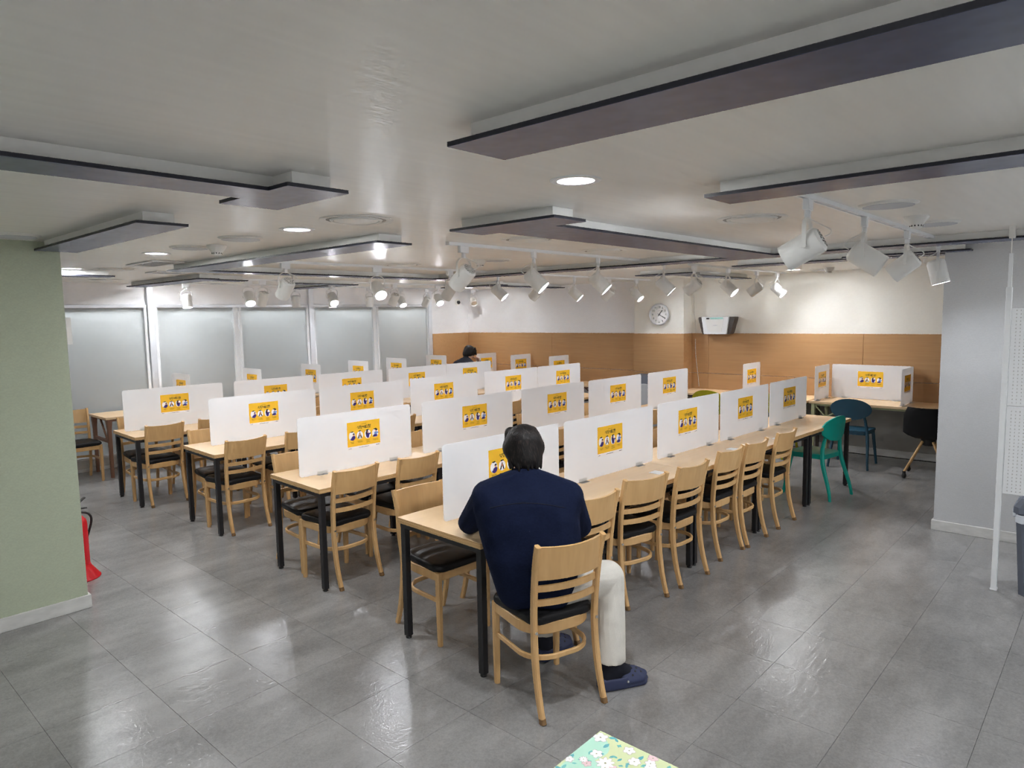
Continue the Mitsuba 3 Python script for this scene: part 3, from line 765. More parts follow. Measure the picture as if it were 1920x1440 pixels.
shoe_sh = [shape(sweep(np.array([(s*0.174, y, z) for y, z in ((-0.0203, 0.0), (-0.0135, 0.024))]), rprof(0.0258, 0.0335, 0.006), (0, 1, 0)), 'dark_foot_mat', False) for s in (-1, 1)]


def chair(tw, label, group, worn=False):
    key = thing('dining_chair', label, 'chair', group)
    for name, shs in CH.items():
        for k, sh in enumerate(shs):
            pk = put(key, name, sh, tw)
            if name == 'leg' and k < 2 and worn:
                put(pk, 'worn_end', shoe_sh[k], tw, label='dark scuffed end')
    return key


def row_chair(x, y, heading, label, group, worn=False):
    """x, y: the middle of the line between the rear feet, in the frame of the rows; heading: where the sitter faces"""
    return chair(inrow(x, y, 0, heading - 90), label, group, worn)


row_chair(2.362, 1.965, 74, 'wooden ladder-back chair with the man in navy sitting on it', None, True)
ORDC = ['first', 'second', 'third', 'fourth', 'fifth', 'sixth', 'seventh', 'eighth', 'ninth', 'tenth']
for k, (x, y, h) in enumerate(((3.065, 2.36, 84), (3.63, 2.395, 78), (4.155, 2.36, 89), (4.80, 2.41, 89), (5.215, 2.40, 91), (5.82, 2.415, 91))):
    row_chair(x, y, h, f'wooden ladder-back chair on the near side of the nearest row, {["next to the man", "second past the man", "third past the man", "fourth past the man", "fifth past the man", "last before the teal one"][k]}', 'chairs on the near side of the nearest row', True)
SPOTS = {r: [ROWS[r][0] + q*ROWS[r][2] + f for q in range(5) for f in (0.278, ROWS[r][2] - 0.272)] for r in ROWS}
wob = random.Random(11)
for r, side, y, n in (('A', 'far', 3.315, 9), ('B', 'near', 4.06, 9), ('B', 'far', 4.955, 8), ('C', 'near', 5.82, 8), ('C', 'far', 6.69, 6), ('D', 'near', 7.345, 6), ('D', 'far', 8.215, 5)):
    for k in range(n):
        x = SPOTS[r][k] + wob.uniform(-0.008, 0.008)
        turn = wob.uniform(-2.5, 2.5)
        if k == 0:
            end = ', back fully visible' if side == 'near' else ''
            l = f'wooden chair at the left end of the {ROWN[r]}, {side} side{end}'
            turn = 4.5 if side == 'near' else -1.5
        elif (r, side, k) == ('B', 'near', 1):
            l = 'wooden chair second from the left on the near side of the second row'
        else:
            l = f'wooden chair on the {side} side of the {ROWN[r]}, {ORDC[k]} from the left'
        row_chair(x, y + wob.uniform(-0.012, 0.012), (90 if side == 'near' else -90) + turn, l, f'chairs on the {side} side of the {ROWN[r]}', side == 'near' and k < 2)
chair(place(2.47, 9.375, 0, 180), 'wooden ladder-back chair beside the green pillar in front of the frosted glass', None)
chair(place(8.0, 8.63, 0, -90), 'wooden chair under the far person at the back wall table', None)

# ------------------------------------------------------------------ wall tables
def folding_table(x0, x1, y0, y1, z, legm, label, along='x', brace=True, style='wood'):
    key = thing('folding_table' if style == 'wood' else 'counter_table', label, 'table')
    put(key, 'tabletop', shape(bx(x0, x1, y0, y1, z-0.028, z, 0.002), 'maple_top_mat', False))
    put(key, 'apron', shape(bx(x0+0.05, x1-0.05, y0+0.03, y1-0.03, z-0.055, z-0.0285), legm, False))
    i = 0.045
    for lx, sx in ((x0+i, 1), (x1-i, -1)):
        for ly, sy in ((y0+i, 1), (y1-i, -1)):
            if style == 'wood':
                m = sweep(np.array([(lx, ly, zz) for zz in (0, 0.4, 0.58, z-0.03)]), rprof(0.042, 0.05, 0.005), (0, 1, 0), scale=[0.8, 0.95, 1.0, 1.5])
            else:
                m = bx(lx-0.02, lx+0.02, ly-0.02, ly+0.02, 0, z-0.03, 0.003)
            put(key, 'leg', shape(m, legm, False))
    if brace:
        if along == 'x':
            for lx in (x0+i, x1-i):
                put(key, 'crossbar', shape(bx(lx-0.015, lx+0.015, y0+i, y1-i, 0.42, 0.46, 0.004), legm, False))
                put(key, 'brace', shape(tube([(lx, (y0+y1)/2 - 0.16, 0.46), (lx, (y0+y1)/2 + 0.02, z-0.05)], 0.012, 8), legm, True))
        else:
            for ly in (y0+i, y1-i):
                put(key, 'crossbar', shape(bx(x0+i, x1-i, ly-0.015, ly+0.015, 0.42, 0.46, 0.004), legm, False))
                s = 1 if ly < (y0+y1)/2 else -1
                put(key, 'brace', shape(tube([(x0+0.06, ly, 0.44), (x0+0.06, ly+s*0.4, z-0.05)], 0.010, 8), legm, True))
                put(key, 'brace', shape(tube([(x0+0.06, ly+s*0.02, z-0.06), (x0+0.06, ly+s*0.3, 0.36)], 0.010, 8), legm, True))
    return key


for k, (a, b) in enumerate(((2.73, 4.52), (4.54, 6.33), (6.35, 8.14))):
    folding_table(a, b, 8.99, 9.60, ZT2, 'brown_leg_mat', f'folding table with brown wooden legs along the frosted glass, {["the one beside the green pillar", "the middle one", "the last one"][k]}')
for k, (a, b) in enumerate(((7.84, 9.58), (6.02, 7.80))):
    folding_table(8.80, 9.37, a, b, ZT2, 'brown_leg_mat', f'light-topped table against the back wall, {["where the far person sits", "left of the clock pilaster"][k]}', 'y')
folding_table(8.86, 9.465, 3.02, 4.90, TH, 'dark_brown_mat', 'light-topped folding table on black legs at the right wall, left of the booth', 'y', style='steel')
folding_table(8.86, 9.465, 1.20, 3.00, TH, 'pale_green_mat', 'light-topped table on a pale green frame at the right wall, carrying the booth', 'y', style='steel')

# ------------------------------------------------------------------ moulded plastic chairs (oval back)
def oval_back(cz, hw, hh, y, bow, t=0.012, rake=0.10):
    e = ell(0, 0, hw, hh)
    v, f = trimesh.creation.triangulate_polygon(e, engine='earcut')
    # a finer sheet: rings
    rings = []
    for k in np.linspace(0, 1, 7):
        for a in np.linspace(0, 2*PI, 33)[:-1]:
            rings.append((hw*k*math.cos(a), hh*k*math.sin(a)))
    R = np.array(rings)
    n = 32
    F = []
    for i in range(6):
        for j in range(n):
            a, b = i*n+j, i*n+(j+1) % n
            F += [[a, b, b+n], [a, b+n, a+n]]
    def sheet(off):
        y_ = y - bow*(1-(R[:, 0]/hw)**2) - rake*R[:, 1] + off
        return np.column_stack([R[:, 0], y_, cz + R[:, 1]])
    V = np.vstack([sheet(0), sheet(t)])
    o = 7*n
    G = [[c+o for c in f_[::-1]] for f_ in F]
    side = []
    for j in range(n):
        a, b = 6*n+j, 6*n+(j+1) % n
        side += [[a, a+o, b+o], [a, b+o, b]]
    m = trimesh.Trimesh(V, F + G + side, process=False)
    m.fix_normals()
    return m


def plastic_chair(tw, m, label, noun, seat_z=0.44):
    key = thing(noun, label, 'chair')
    P = Polygon([(-0.17, 0.02), (0.17, 0.02), (0.215, 0.40), (-0.215, 0.40)]).buffer(-0.05).buffer(0.05, 6)
    s = trimesh.creation.extrude_polygon(P, 0.022, engine='earcut'); s.apply_translation([0, 0, seat_z-0.022])
    skirt = trimesh.creation.extrude_polygon(P.buffer(-0.008).difference(P.buffer(-0.022)), 0.03, engine='earcut'); skirt.apply_translation([0, 0, seat_z-0.05])
    put(key, 'seat', shape(cat_(s, skirt), m, 30), tw)
    put(key, 'backrest', shape(oval_back(0.695, 0.225, 0.125, 0.015, 0.05), m, 40), tw)
    for sx in (-1, 1):
        rear = curve([(sx*0.215, -0.075, 0), (sx*0.195, -0.01, 0.25), (sx*0.175, 0.035, 0.44), (sx*0.155, 0.030, 0.56), (sx*0.135, 0.002, 0.68)], 18)
        put(key, 'leg', shape(sweep(rear, rprof(0.030, 0.036, 0.008), (0, 1, 0), scale=np.interp(np.arange(18), [0, 9, 17], [0.75, 1.1, 0.8])), m, 40), tw)
        front = np.array([(sx*0.215, 0.415, 0), (sx*0.195, 0.375, 0.25), (sx*0.180, 0.350, seat_z-0.02)])
        put(key, 'leg', shape(sweep(front, rprof(0.032, 0.036, 0.008), (0, 1, 0), scale=[0.75, 0.95, 1.15]), m, 40), tw)
    return key


plastic_chair(inrow(7.02, 2.43, 0, -8), 'teal_mat', 'bright teal plastic chair with an oval back at the far end of the nearest row', 'plastic_chair')
plastic_chair(place(8.56, 2.42, 0, -86), 'petrol_mat', 'dark petrol blue plastic chair with a wide oval back at the right wall booth', 'plastic_chair')
plastic_chair(place(8.52, 4.20, 0, -88), 'olive_mat', 'olive green plastic chair whose back top shows over the dividers, left one', 'plastic_chair')
plastic_chair(place(8.60, 3.40, 0, -92), 'olive_mat', 'olive green plastic chair glimpsed between two dividers, right one', 'plastic_chair')


def shell_chair(tw, label):
    key = thing('shell_chair', label, 'chair')
    S = []
    prof = [(0.40, 0.455), (0.36, 0.468), (0.24, 0.455), (0.12, 0.440), (0.04, 0.445), (-0.01, 0.50), (-0.035, 0.60), (-0.055, 0.70), (-0.075, 0.79)]
    wid = [0.19, 0.22, 0.235, 0.24, 0.24, 0.235, 0.23, 0.225, 0.19]
    n = 15
    V = []
    for (y, z), w in zip(prof, wid):
        for a in np.linspace(-1, 1, n):
            lift = 0.055*abs(a)**3 if z < 0.5 else 0.0
            fwd = 0.10*abs(a)**2.2 if z >= 0.44 and y < 0.1 else 0.0
            V.append((a*w, y + fwd, z + lift))
    V = np.array(V)
    F = []
    for i in range(len(prof)-1):
        for j in range(n-1):
            a = i*n+j
            F += [[a, a+1, a+n+1], [a, a+n+1, a+n]]
    m = trimesh.Trimesh(V, F, process=False)
    nv = m.vertex_normals
    o = len(V)
    W = np.vstack([V + nv*0.005, V - nv*0.005])
    bd = [(i*n, (i+1)*n) for i in range(len(prof)-1)] + [(i*n+n-1, (i+1)*n+n-1) for i in range(len(prof)-1)] + [(j, j+1) for j in range(n-1)] + [((len(prof)-1)*n+j, (len(prof)-1)*n+j+1) for j in range(n-1)]
    G = F + [[c+o for c in f[::-1]] for f in F]
    for a, b in bd:
        G += [[a, b, b+o], [a, b+o, a+o]]
    mm = trimesh.Trimesh(W, G, process=False); mm.fix_normals()
    put(key, 'shell', shape(mm, 'black_vinyl_mat', 50), tw)
    hub = lathe([(0, 0.35), (0.05, 0.35), (0.07, 0.38), (0.07, 0.435), (0.0, 0.435)], 20)
    hub.apply_translation([0, 0.2, 0])
    put(key, 'hub', shape(hub, 'rubber_mat', 30), tw)
    for sx in (-1, 1):
        for sy in (-1, 1):
            e = (sx*0.20, 0.19+sy*0.20, 0.07)
            lk = put(key, 'leg', shape(tube([(sx*0.05, 0.19+sy*0.05, 0.40), ((sx*0.125, 0.19+sy*0.125, 0.235)), e], 0.014, 10), 'chair_wood_mat', True), tw, label='light wooden leg')
            c = trimesh.creation.icosphere(2, 0.031); c.apply_scale([0.75, 1, 1]); c.apply_translation([e[0], e[1], 0.031])
            c2 = trimesh.creation.cylinder(radius=0.016, height=0.05, sections=12); c2.apply_translation([e[0], e[1], 0.055])
            put(lk, 'caster', shape(cat_(c, c2), 'rubber_mat', 40), tw, label='black caster')
    return key


shell_chair(place(8.40, 1.60, 0, -84), 'black bucket chair on wooden legs with casters, half behind the grey wall end')

# ------------------------------------------------------------------ things on the walls
def clock():
    key = thing('wall_clock', 'round silver-rimmed wall clock with black numerals on the pilaster', 'clock')
    tw = T().translate([9.216, 5.33, 1.832]) @ T().rotate([0, 0, 1], -90) @ T().rotate([1, 0, 0], 90)    # local +z faces -x
    R = 0.165
    put(key, 'rim', shape(lathe([(R-0.020, 0.004), (R-0.018, 0.026), (R-0.008, 0.034), (R, 0.026), (R, 0.0), (R-0.02, 0.0)], 48), 'aluminium_mat', 40), tw)
    d = lathe([(0, 0.010), (R-0.019, 0.010)], 48)
    put(key, 'face', shape(d, 'paper_mat', False), tw)
    num = []
    for h in range(1, 13):
        a = PI/2 - h*PI/6
        t = meshkit.text_mesh(str(h), 0.026, 0.0008, bold=True)
        c = t.bounds.mean(0)
        t.apply_translation([-c[0] + 0.112*math.cos(a), -c[1] + 0.112*math.sin(a), 0.0102])
        num.append(t)
    put(key, 'numerals', shape(cat_(*num), 'dark_hole_mat', False), tw)
    for L, wd, h in ((0.085, 0.006, 1.33), (0.125, 0.0045, 4.0)):
        a = PI/2 - h*PI/6
        m = bx(-0.03, L, -wd, wd, 0.0125, 0.0135)
        m.apply_transform(trimesh.transformations.rotation_matrix(a, [0, 0, 1]))
        put(key, 'hand', shape(m, 'dark_hole_mat', False), tw)
    put(key, 'maker_mark', shape(bx(-0.018, 0.018, 0.052, 0.058, 0.0102, 0.0106), 'pale_grey_mat', False), tw)


clock()


def air_cleaner():
    key = thing('air_cleaner', 'white and dark brown wall-mounted air cleaner above the wood panels', 'air cleaner')
    tw = T().translate([XW-0.001, 4.49, 1.66]) @ T().rotate([0, 0, 1], -90)       # local x to the right seen from the room, local -y into the room
    def prism(poly, y0, y1):
        m = trimesh.creation.extrude_polygon(poly, y1-y0, engine='earcut')
        v = m.vertices
        m = trimesh.Trimesh(np.column_stack([v[:, 0], -y0 - v[:, 2], v[:, 1]]), m.faces, process=False); m.fix_normals()
        return m
    body = Polygon([(-0.285, 0.125), (0.285, 0.125), (0.215, -0.125), (-0.215, -0.125)]).buffer(-0.02).buffer(0.02, 6)
    put(key, 'body', shape(prism(body, 0.0, 0.13), 'dark_brown_mat', False), tw, label='dark brown body')
    front = Polygon([(-0.215, 0.125), (0.205, 0.125), (0.168, -0.122), (-0.172, -0.122)]).buffer(-0.012).buffer(0.012, 6)
    put(key, 'front_cover', shape(prism(front, 0.13, 0.162), 'white_paint_mat', False), tw, label='white front cover')
    panel = Polygon([(-0.155, 0.10), (0.13, 0.10), (0.10, -0.09), (-0.11, -0.09)])
    put(key, 'inset', shape(prism(panel, 0.162, 0.166), 'off_white_mat', False), tw)
    put(key, 'display', shape(prism(sbox(-0.075, 0.092, 0.12, 0.115), 0.166, 0.168), 'screen_mat', False), tw, label='green-tinted display strip')
    put(key, 'sensor', shape(prism(sbox(-0.135, 0.09, -0.09, 0.113), 0.166, 0.168), 'dark_hole_mat', False), tw)
    put(key, 'maker_mark', shape(prism(sbox(-0.035, 0.0, 0.035, 0.007), 0.166, 0.1664), 'pale_grey_mat', False), tw)


air_cleaner()
single('wall_cable', shape(tube(curve([(XW-0.02, 4.915, 2.33), (XW-0.006, 4.91, 2.06), (XW-0.006, 4.905, 1.92), (XW-0.006, 4.875, 1.545), (XW-0.024, 4.865, 1.342), (XW-0.024, 4.845, 1.10), (XW-0.03, 4.80, 0.75)], 40), 0.0035, 6), 'off_white_mat', True), 'thin white cable hanging down the wall beside the pilaster', 'cable')
key = thing('security_camera', 'small white camera with a black lens high in the far corner', 'camera')
put(key, 'base', shape((lambda m: (m.apply_transform(trimesh.transformations.rotation_matrix(PI/2, [1, 0, 0])), m.apply_translation([9.12, GY-0.03, 2.13]), m)[2])(lathe([(0, 0), (0.065, 0), (0.06, 0.02), (0.04, 0.035), (0, 0.035)], 28)), 'off_white_mat', 40))
lens = trimesh.creation.icosphere(2, 0.034); lens.apply_translation([9.11, GY-0.075, 2.125])
put(key, 'lens', shape(lens, 'dark_hole_mat', True), label='black lens')
# grey floor-standing unit in front of the pilaster
key = thing('floor_unit', 'grey floor-standing appliance with a dark sloped top, glimpsed between two dividers', 'appliance')
body = bx(8.95, 9.20, 5.28, 5.66, 0.0, 0.80, 0.012)
put(key, 'body', shape(body, 'pale_grey_mat', False))
top = trimesh.convex.convex_hull(np.array([(8.955, 5.285, 0.80), (8.955, 5.655, 0.80), (9.195, 5.285, 0.80), (9.195, 5.655, 0.80), (9.00, 5.29, 0.91), (9.00, 5.65, 0.91), (9.19, 5.29, 0.93), (9.19, 5.65, 0.93)]))
put(key, 'hood', shape(top, 'bin_mat', False), label='dark grey hood')

# ------------------------------------------------------------------ right: pegboard stand, bin
key = thing('pegboard_stand', 'white metal stand with perforated boards at the right edge, reaching to the ceiling', 'display stand')
px_, py_ = 5.354, 0.600
put(key, 'post', shape(cat_(bx(px_-0.016, px_+0.016, py_-0.016, py_+0.016, 0.0, 1.98, 0.003), bx(px_-0.010, px_+0.010, py_-0.010, py_+0.010, 1.97, 2.19)), 'white_paint_mat', False))
put(key, 'hanger', shape(cat_(bx(px_-0.003, px_+0.003, py_-0.003, py_+0.003, 2.19, 2.30), bx(px_-0.012, px_+0.012, py_-0.016, py_+0.016, 2.285, ZC)), 'off_white_mat', False))
put(key, 'foot', shape(bx(px_-0.02, px_+0.035, py_-0.02, py_+0.02, 0.0, 0.012, 0.003), 'white_paint_mat', False))
for z0, z1 in ((0.655, 1.222), (1.228, 1.847)):
    bk = put(key, 'pegboard', shape(bx(px_-0.010, px_+0.008, -0.75, py_-0.020, z0, z1, 0.002), 'white_paint_mat', False), label='white perforated board')
    hs = []
    for yy in np.arange(py_-0.045, -0.73, -0.0225):
        for zz in np.arange(z0+0.02, z1-0.012, 0.0225):
            hs.append((yy, zz))
    hs = np.array(hs)
    base = np.array([(0.0, 0.0035*math.cos(a), 0.0035*math.sin(a)) for a in np.arange(6)*PI/3])
    V = (base[None] + np.column_stack([np.full(len(hs), px_-0.0104), hs])[:, None]).reshape(-1, 3)
    F = np.vstack([np.array([[0, i+1, i] for i in range(1, 5)]) + 6*k for k in range(len(hs))])
    put(bk, 'holes', shape(trimesh.Trimesh(V, F, process=False), 'grille_mat', False), kind='stuff')
put(key, 'post', shape(bx(px_-0.016, px_+0.016, -0.782, -0.75, 0.0, 1.98, 0.003), 'white_paint_mat', False))
key = thing('waste_bin', 'blue-grey waste bin with a clear bag over its rim, under the perforated boards', 'waste bin')
def tub(x, y, z0, z1, w0, w1):
    pts = [(x+sx*(w/2-c), y+sy*(w/2-d), z) for z, w in ((z0, w0), (z1, w1)) for sx in (-1, 1) for sy in (-1, 1) for c, d in ((0.03, 0), (0, 0.03))]
    return trimesh.convex.convex_hull(np.array(pts))
bxx, byy = 5.48, 0.33
put(key, 'body', shape(tub(bxx, byy, 0, 0.54, 0.28, 0.345), 'bin_mat', False))
put(key, 'lid', shape(cat_(tub(bxx, byy, 0.545, 0.585, 0.37, 0.37), tub(bxx, byy, 0.585, 0.635, 0.36, 0.30)), 'bin_mat', False))
bag = []
for a in np.linspace(0, 2*PI, 49):
    r = 0.19 + 0.012*math.sin(5*a) + 0.008*math.sin(11*a)
    sq = 1/max(abs(math.cos(a)), abs(math.sin(a)))**0.75
    bag.append((bxx + r*sq*math.cos(a)*0.97, byy + r*sq*math.sin(a)*0.97, 0.52 + 0.012*math.sin(7*a)))
put(key, 'bag', shape(sweep(np.array(bag), rprof(0.010, 0.055, 0.004)), 'bag_mat', 40), label='clear plastic bag')

# ------------------------------------------------------------------ fire extinguisher behind the green pillar
key = thing('fire_extinguisher', 'red fire extinguisher on a red stand behind the edge of the green pillar', 'fire extinguisher')
ex = place(1.462, 5.64, 0, 40)
put(key, 'stand', shape(lathe([(0.0, 0.0), (0.135, 0.0), (0.138, 0.006), (0.118, 0.035), (0.082, 0.085), (0.078, 0.10), (0.0, 0.10)], 36), 'red_mat', 40), ex)
put(key, 'cylinder', shape(lathe([(0.0, 0.09), (0.072, 0.09), (0.075, 0.10), (0.075, 0.40), (0.070, 0.43), (0.045, 0.462), (0.022, 0.475), (0.0, 0.475)], 36), 'red_mat', 40), ex)
put(key, 'valve', shape(lathe([(0, 0.47), (0.02, 0.47), (0.02, 0.50), (0.0, 0.50)], 16), 'chrome_mat', 30), ex)
put(key, 'handle', shape(cat_(sweep(np.array([(-0.02, 0, 0.50), (0.05, 0, 0.505), (0.13, 0, 0.49)]), rprof(0.018, 0.010, 0.002)), sweep(np.array([(-0.02, 0, 0.52), (0.04, 0, 0.545), (0.12, 0, 0.57)]), rprof(0.018, 0.010, 0.002))), 'rubber_mat', False), ex)
put(key, 'hose', shape(tube(curve([(0.02, -0.01, 0.485), (0.08, -0.06, 0.45), (0.098, -0.03, 0.32), (0.092, -0.02, 0.14)], 20), 0.008, 8), 'rubber_mat', True), ex)

# ------------------------------------------------------------------ floral cloth on a side table at the bottom edge
def floral(w, h):
    L = [(sbox(0, 0, w, h), (206, 216, 170))]
    r = random.Random(3)
    patch = unary_union([ell(r.uniform(0, w), r.uniform(0, h), r.uniform(0.03, 0.07), r.uniform(0.03, 0.06)) for _ in range(int(w*h*70))]).intersection(sbox(0, 0, w, h))
    L.append((patch, (176, 218, 198)))
    leaf = lambda x, y, s, a: affinity.translate(affinity.rotate(Polygon([(0, 0), (s*0.35, s*0.22), (s*0.7, s*0.2), (s, 0), (s*0.7, -s*0.2), (s*0.35, -s*0.22)]), a, origin=(0, 0)), x, y)
    lv = [leaf(r.uniform(0, w), r.uniform(0, h), r.uniform(0.014, 0.026), r.uniform(0, 360)) for _ in range(int(w*h*900))]
    L.append((unary_union(lv[::2]).intersection(sbox(0, 0, w, h)), (96, 172, 176)))
    L.append((unary_union(lv[1::2]).intersection(sbox(0, 0, w, h)), (112, 186, 178)))
    out, pet, cen, pink = [], [], [], []
    for _ in range(int(w*h*620)):
        x, y, s, k, a0 = r.uniform(0, w), r.uniform(0, h), r.uniform(0.011, 0.024), r.choice((5, 5, 6, 9)), r.uniform(0, 360)
        fl_ = unary_union([affinity.translate(ell(0, 0, s*0.48, s*(0.36 if k < 7 else 0.2), a0 + 360/k*i), x + s*0.52*math.cos(math.radians(a0+360/k*i)), y + s*0.52*math.sin(math.radians(a0+360/k*i))) for i in range(k)])
        (pink if r.random() < 0.3 else pet).append(fl_)
        out.append(fl_.buffer(0.0009))
        cen.append(ell(x, y, s*0.13, s*0.13))
    B = sbox(0, 0, w, h)
    L.append((unary_union(out).intersection(B), (176, 160, 158)))
    L.append((unary_union(pink).intersection(B), (222, 196, 198)))
    L.append((unary_union(pet).intersection(B), (240, 240, 238)))
    L.append((unary_union(cen).intersection(B), (150, 150, 118)))
    return L


key = thing('side_table', 'small side table under a floral vinyl cloth at the bottom edge of the picture', 'table')
CX, CY, CW, CD, CZ = 0.86, 0.50, 0.611, 0.53, 0.72
fm, fc = printed(floral(CW, CD), 0.00006)
put(key, 'tabletop', shape(bx(CX+0.002, CX+CW-0.002, CY+0.002, CY+CD-0.002, CZ-0.03, CZ-0.002, 0.002), 'maple_top_mat', False))
put(key, 'cloth', mikit.ply((fm[0] + [CX, CY, CZ-0.0015], fm[1]), 'print_mat', False, color=fc), label='pale green vinyl cloth printed with white flowers and teal leaves')
hemc = np.tile(srgb(206, 216, 170), (8, 1))
for lx in (CX+0.05, CX+CW-0.05):
    for ly in (CY+0.05, CY+CD-0.05):
        put(key, 'leg', shape(bx(lx-0.02, lx+0.02, ly-0.02, ly+0.02, 0, CZ-0.03, 0.003), 'black_steel_mat', False))

# ------------------------------------------------------------------ people
def sph(c, r, sub=None):
    m = m3.Manifold.sphere(float(r), 24)
    return m.translate([float(v) for v in c])


def ellipsoid(c, rx, ry, rz, heading=0.0, tiltx=0.0):
    m = m3.Manifold.sphere(1.0, 40).scale([rx, ry, rz]).rotate([tiltx, 0, 0]).rotate([0, 0, heading])
    return m.translate([float(v) for v in c])


def hull(*parts):
    return m3.Manifold.batch_hull(list(parts))


def chain(pts):
    out = m3.Manifold()
    for (a, ra), (b, rb) in zip(pts[:-1], pts[1:]):
        out = out + hull(sph(a, ra), sph(b, rb))
    return out


def soft(m, length=0.02, it=12):
    m = m.refine_to_length(length)
    mm = m.to_mesh()
    t = trimesh.Trimesh(np.array(mm.vert_properties)[:, :3], np.array(mm.tri_verts), process=True)
    trimesh.smoothing.filter_taubin(t, lamb=0.5, nu=0.53, iterations=it)
    return t


def hand_parts(wrist, direction, normal, side, curl=0.6, s=1.0):
    """palm, four unequal bent fingers and a thumb leaving the side of the palm"""
    d = np.array(direction, float); d /= np.linalg.norm(d)
    n = np.array(normal, float); n -= d*(n @ d); n /= np.linalg.norm(n)     # out of the back of the hand
    t = np.cross(d, n)*side                                                # towards the thumb
    w = np.array(wrist, float)
    palm = hull(*[sph(w + d*a*s + t*b*s, 0.013*s) for a, b in ((0.01, 0.018), (0.01, -0.018), (0.085, 0.030), (0.085, -0.032))])
    out = palm
    for off, L in ((0.030, 0.072), (0.010, 0.080), (-0.011, 0.074), (-0.031, 0.058)):
        p0 = w + d*0.085*s + t*off*s
        a1, a2, a3 = curl*0.5, curl*1.2, curl*1.8
        p1 = p0 + (d*math.cos(a1) - n*math.sin(a1))*L*0.45*s
        p2 = p1 + (d*math.cos(a2) - n*math.sin(a2))*L*0.32*s
        p3 = p2 + (d*math.cos(a3) - n*math.sin(a3))*L*0.23*s
        out = out + chain([(p0, 0.0095*s), (p1, 0.0088*s), (p2, 0.0080*s), (p3, 0.0070*s)])
    q0 = w + d*0.025*s + t*0.022*s
    q1 = q0 + (d*0.7 + t*0.7 - n*0.2)*0.038*s
    q2 = q1 + (d*0.92 + t*0.25 - n*0.3)*0.030*s
    return out + chain([(q0, 0.012*s), (q1, 0.0105*s), (q2, 0.0085*s)])


def head_parts(c, heading, pitch=0.0, s=1.0):
    """skull, jaw, nose, ears, brow; local +y is where the face looks"""
    def L(x, y, z):
        cp, sp = math.cos(pitch), math.sin(pitch)
        y2, z2 = y*cp + z*sp, -y*sp + z*cp
        a = heading - PI/2
        return np.array(c) + s*np.array([x*math.cos(a) - y2*math.sin(a), x*math.sin(a) + y2*math.cos(a), z2])
    skull = hull(sph(L(0, -0.025, 0.035), 0.078*s), sph(L(0, 0.03, 0.04), 0.070*s), sph(L(0, 0.0, 0.0), 0.072*s))
    jaw = hull(sph(L(0, 0.02, 0.0), 0.064*s), sph(L(0.03, 0.045, -0.055), 0.026*s), sph(L(-0.03, 0.045, -0.055), 0.026*s), sph(L(0, 0.068, -0.078), 0.020*s))
    nose = hull(sph(L(0, 0.096, 0.012), 0.008*s), sph(L(0, 0.112, -0.018), 0.010*s), sph(L(0.012, 0.098, -0.022), 0.007*s), sph(L(-0.012, 0.098, -0.022), 0.007*s))
    brow = hull(sph(L(0.035, 0.083, 0.028), 0.010*s), sph(L(-0.035, 0.083, 0.028), 0.010*s))
    lips = hull(sph(L(0.018, 0.082, -0.046), 0.009*s), sph(L(-0.018, 0.082, -0.046), 0.009*s), sph(L(0, 0.090, -0.046), 0.008*s))
    ears = m3.Manifold()
    for sx in (-1, 1):
        ears = ears + hull(sph(L(sx*0.078, -0.008, 0.015), 0.012*s), sph(L(sx*0.084, -0.016, 0.022), 0.010*s), sph(L(sx*0.078, -0.004, -0.022), 0.009*s))
    return L, skull + jaw + nose + brow + lips + ears


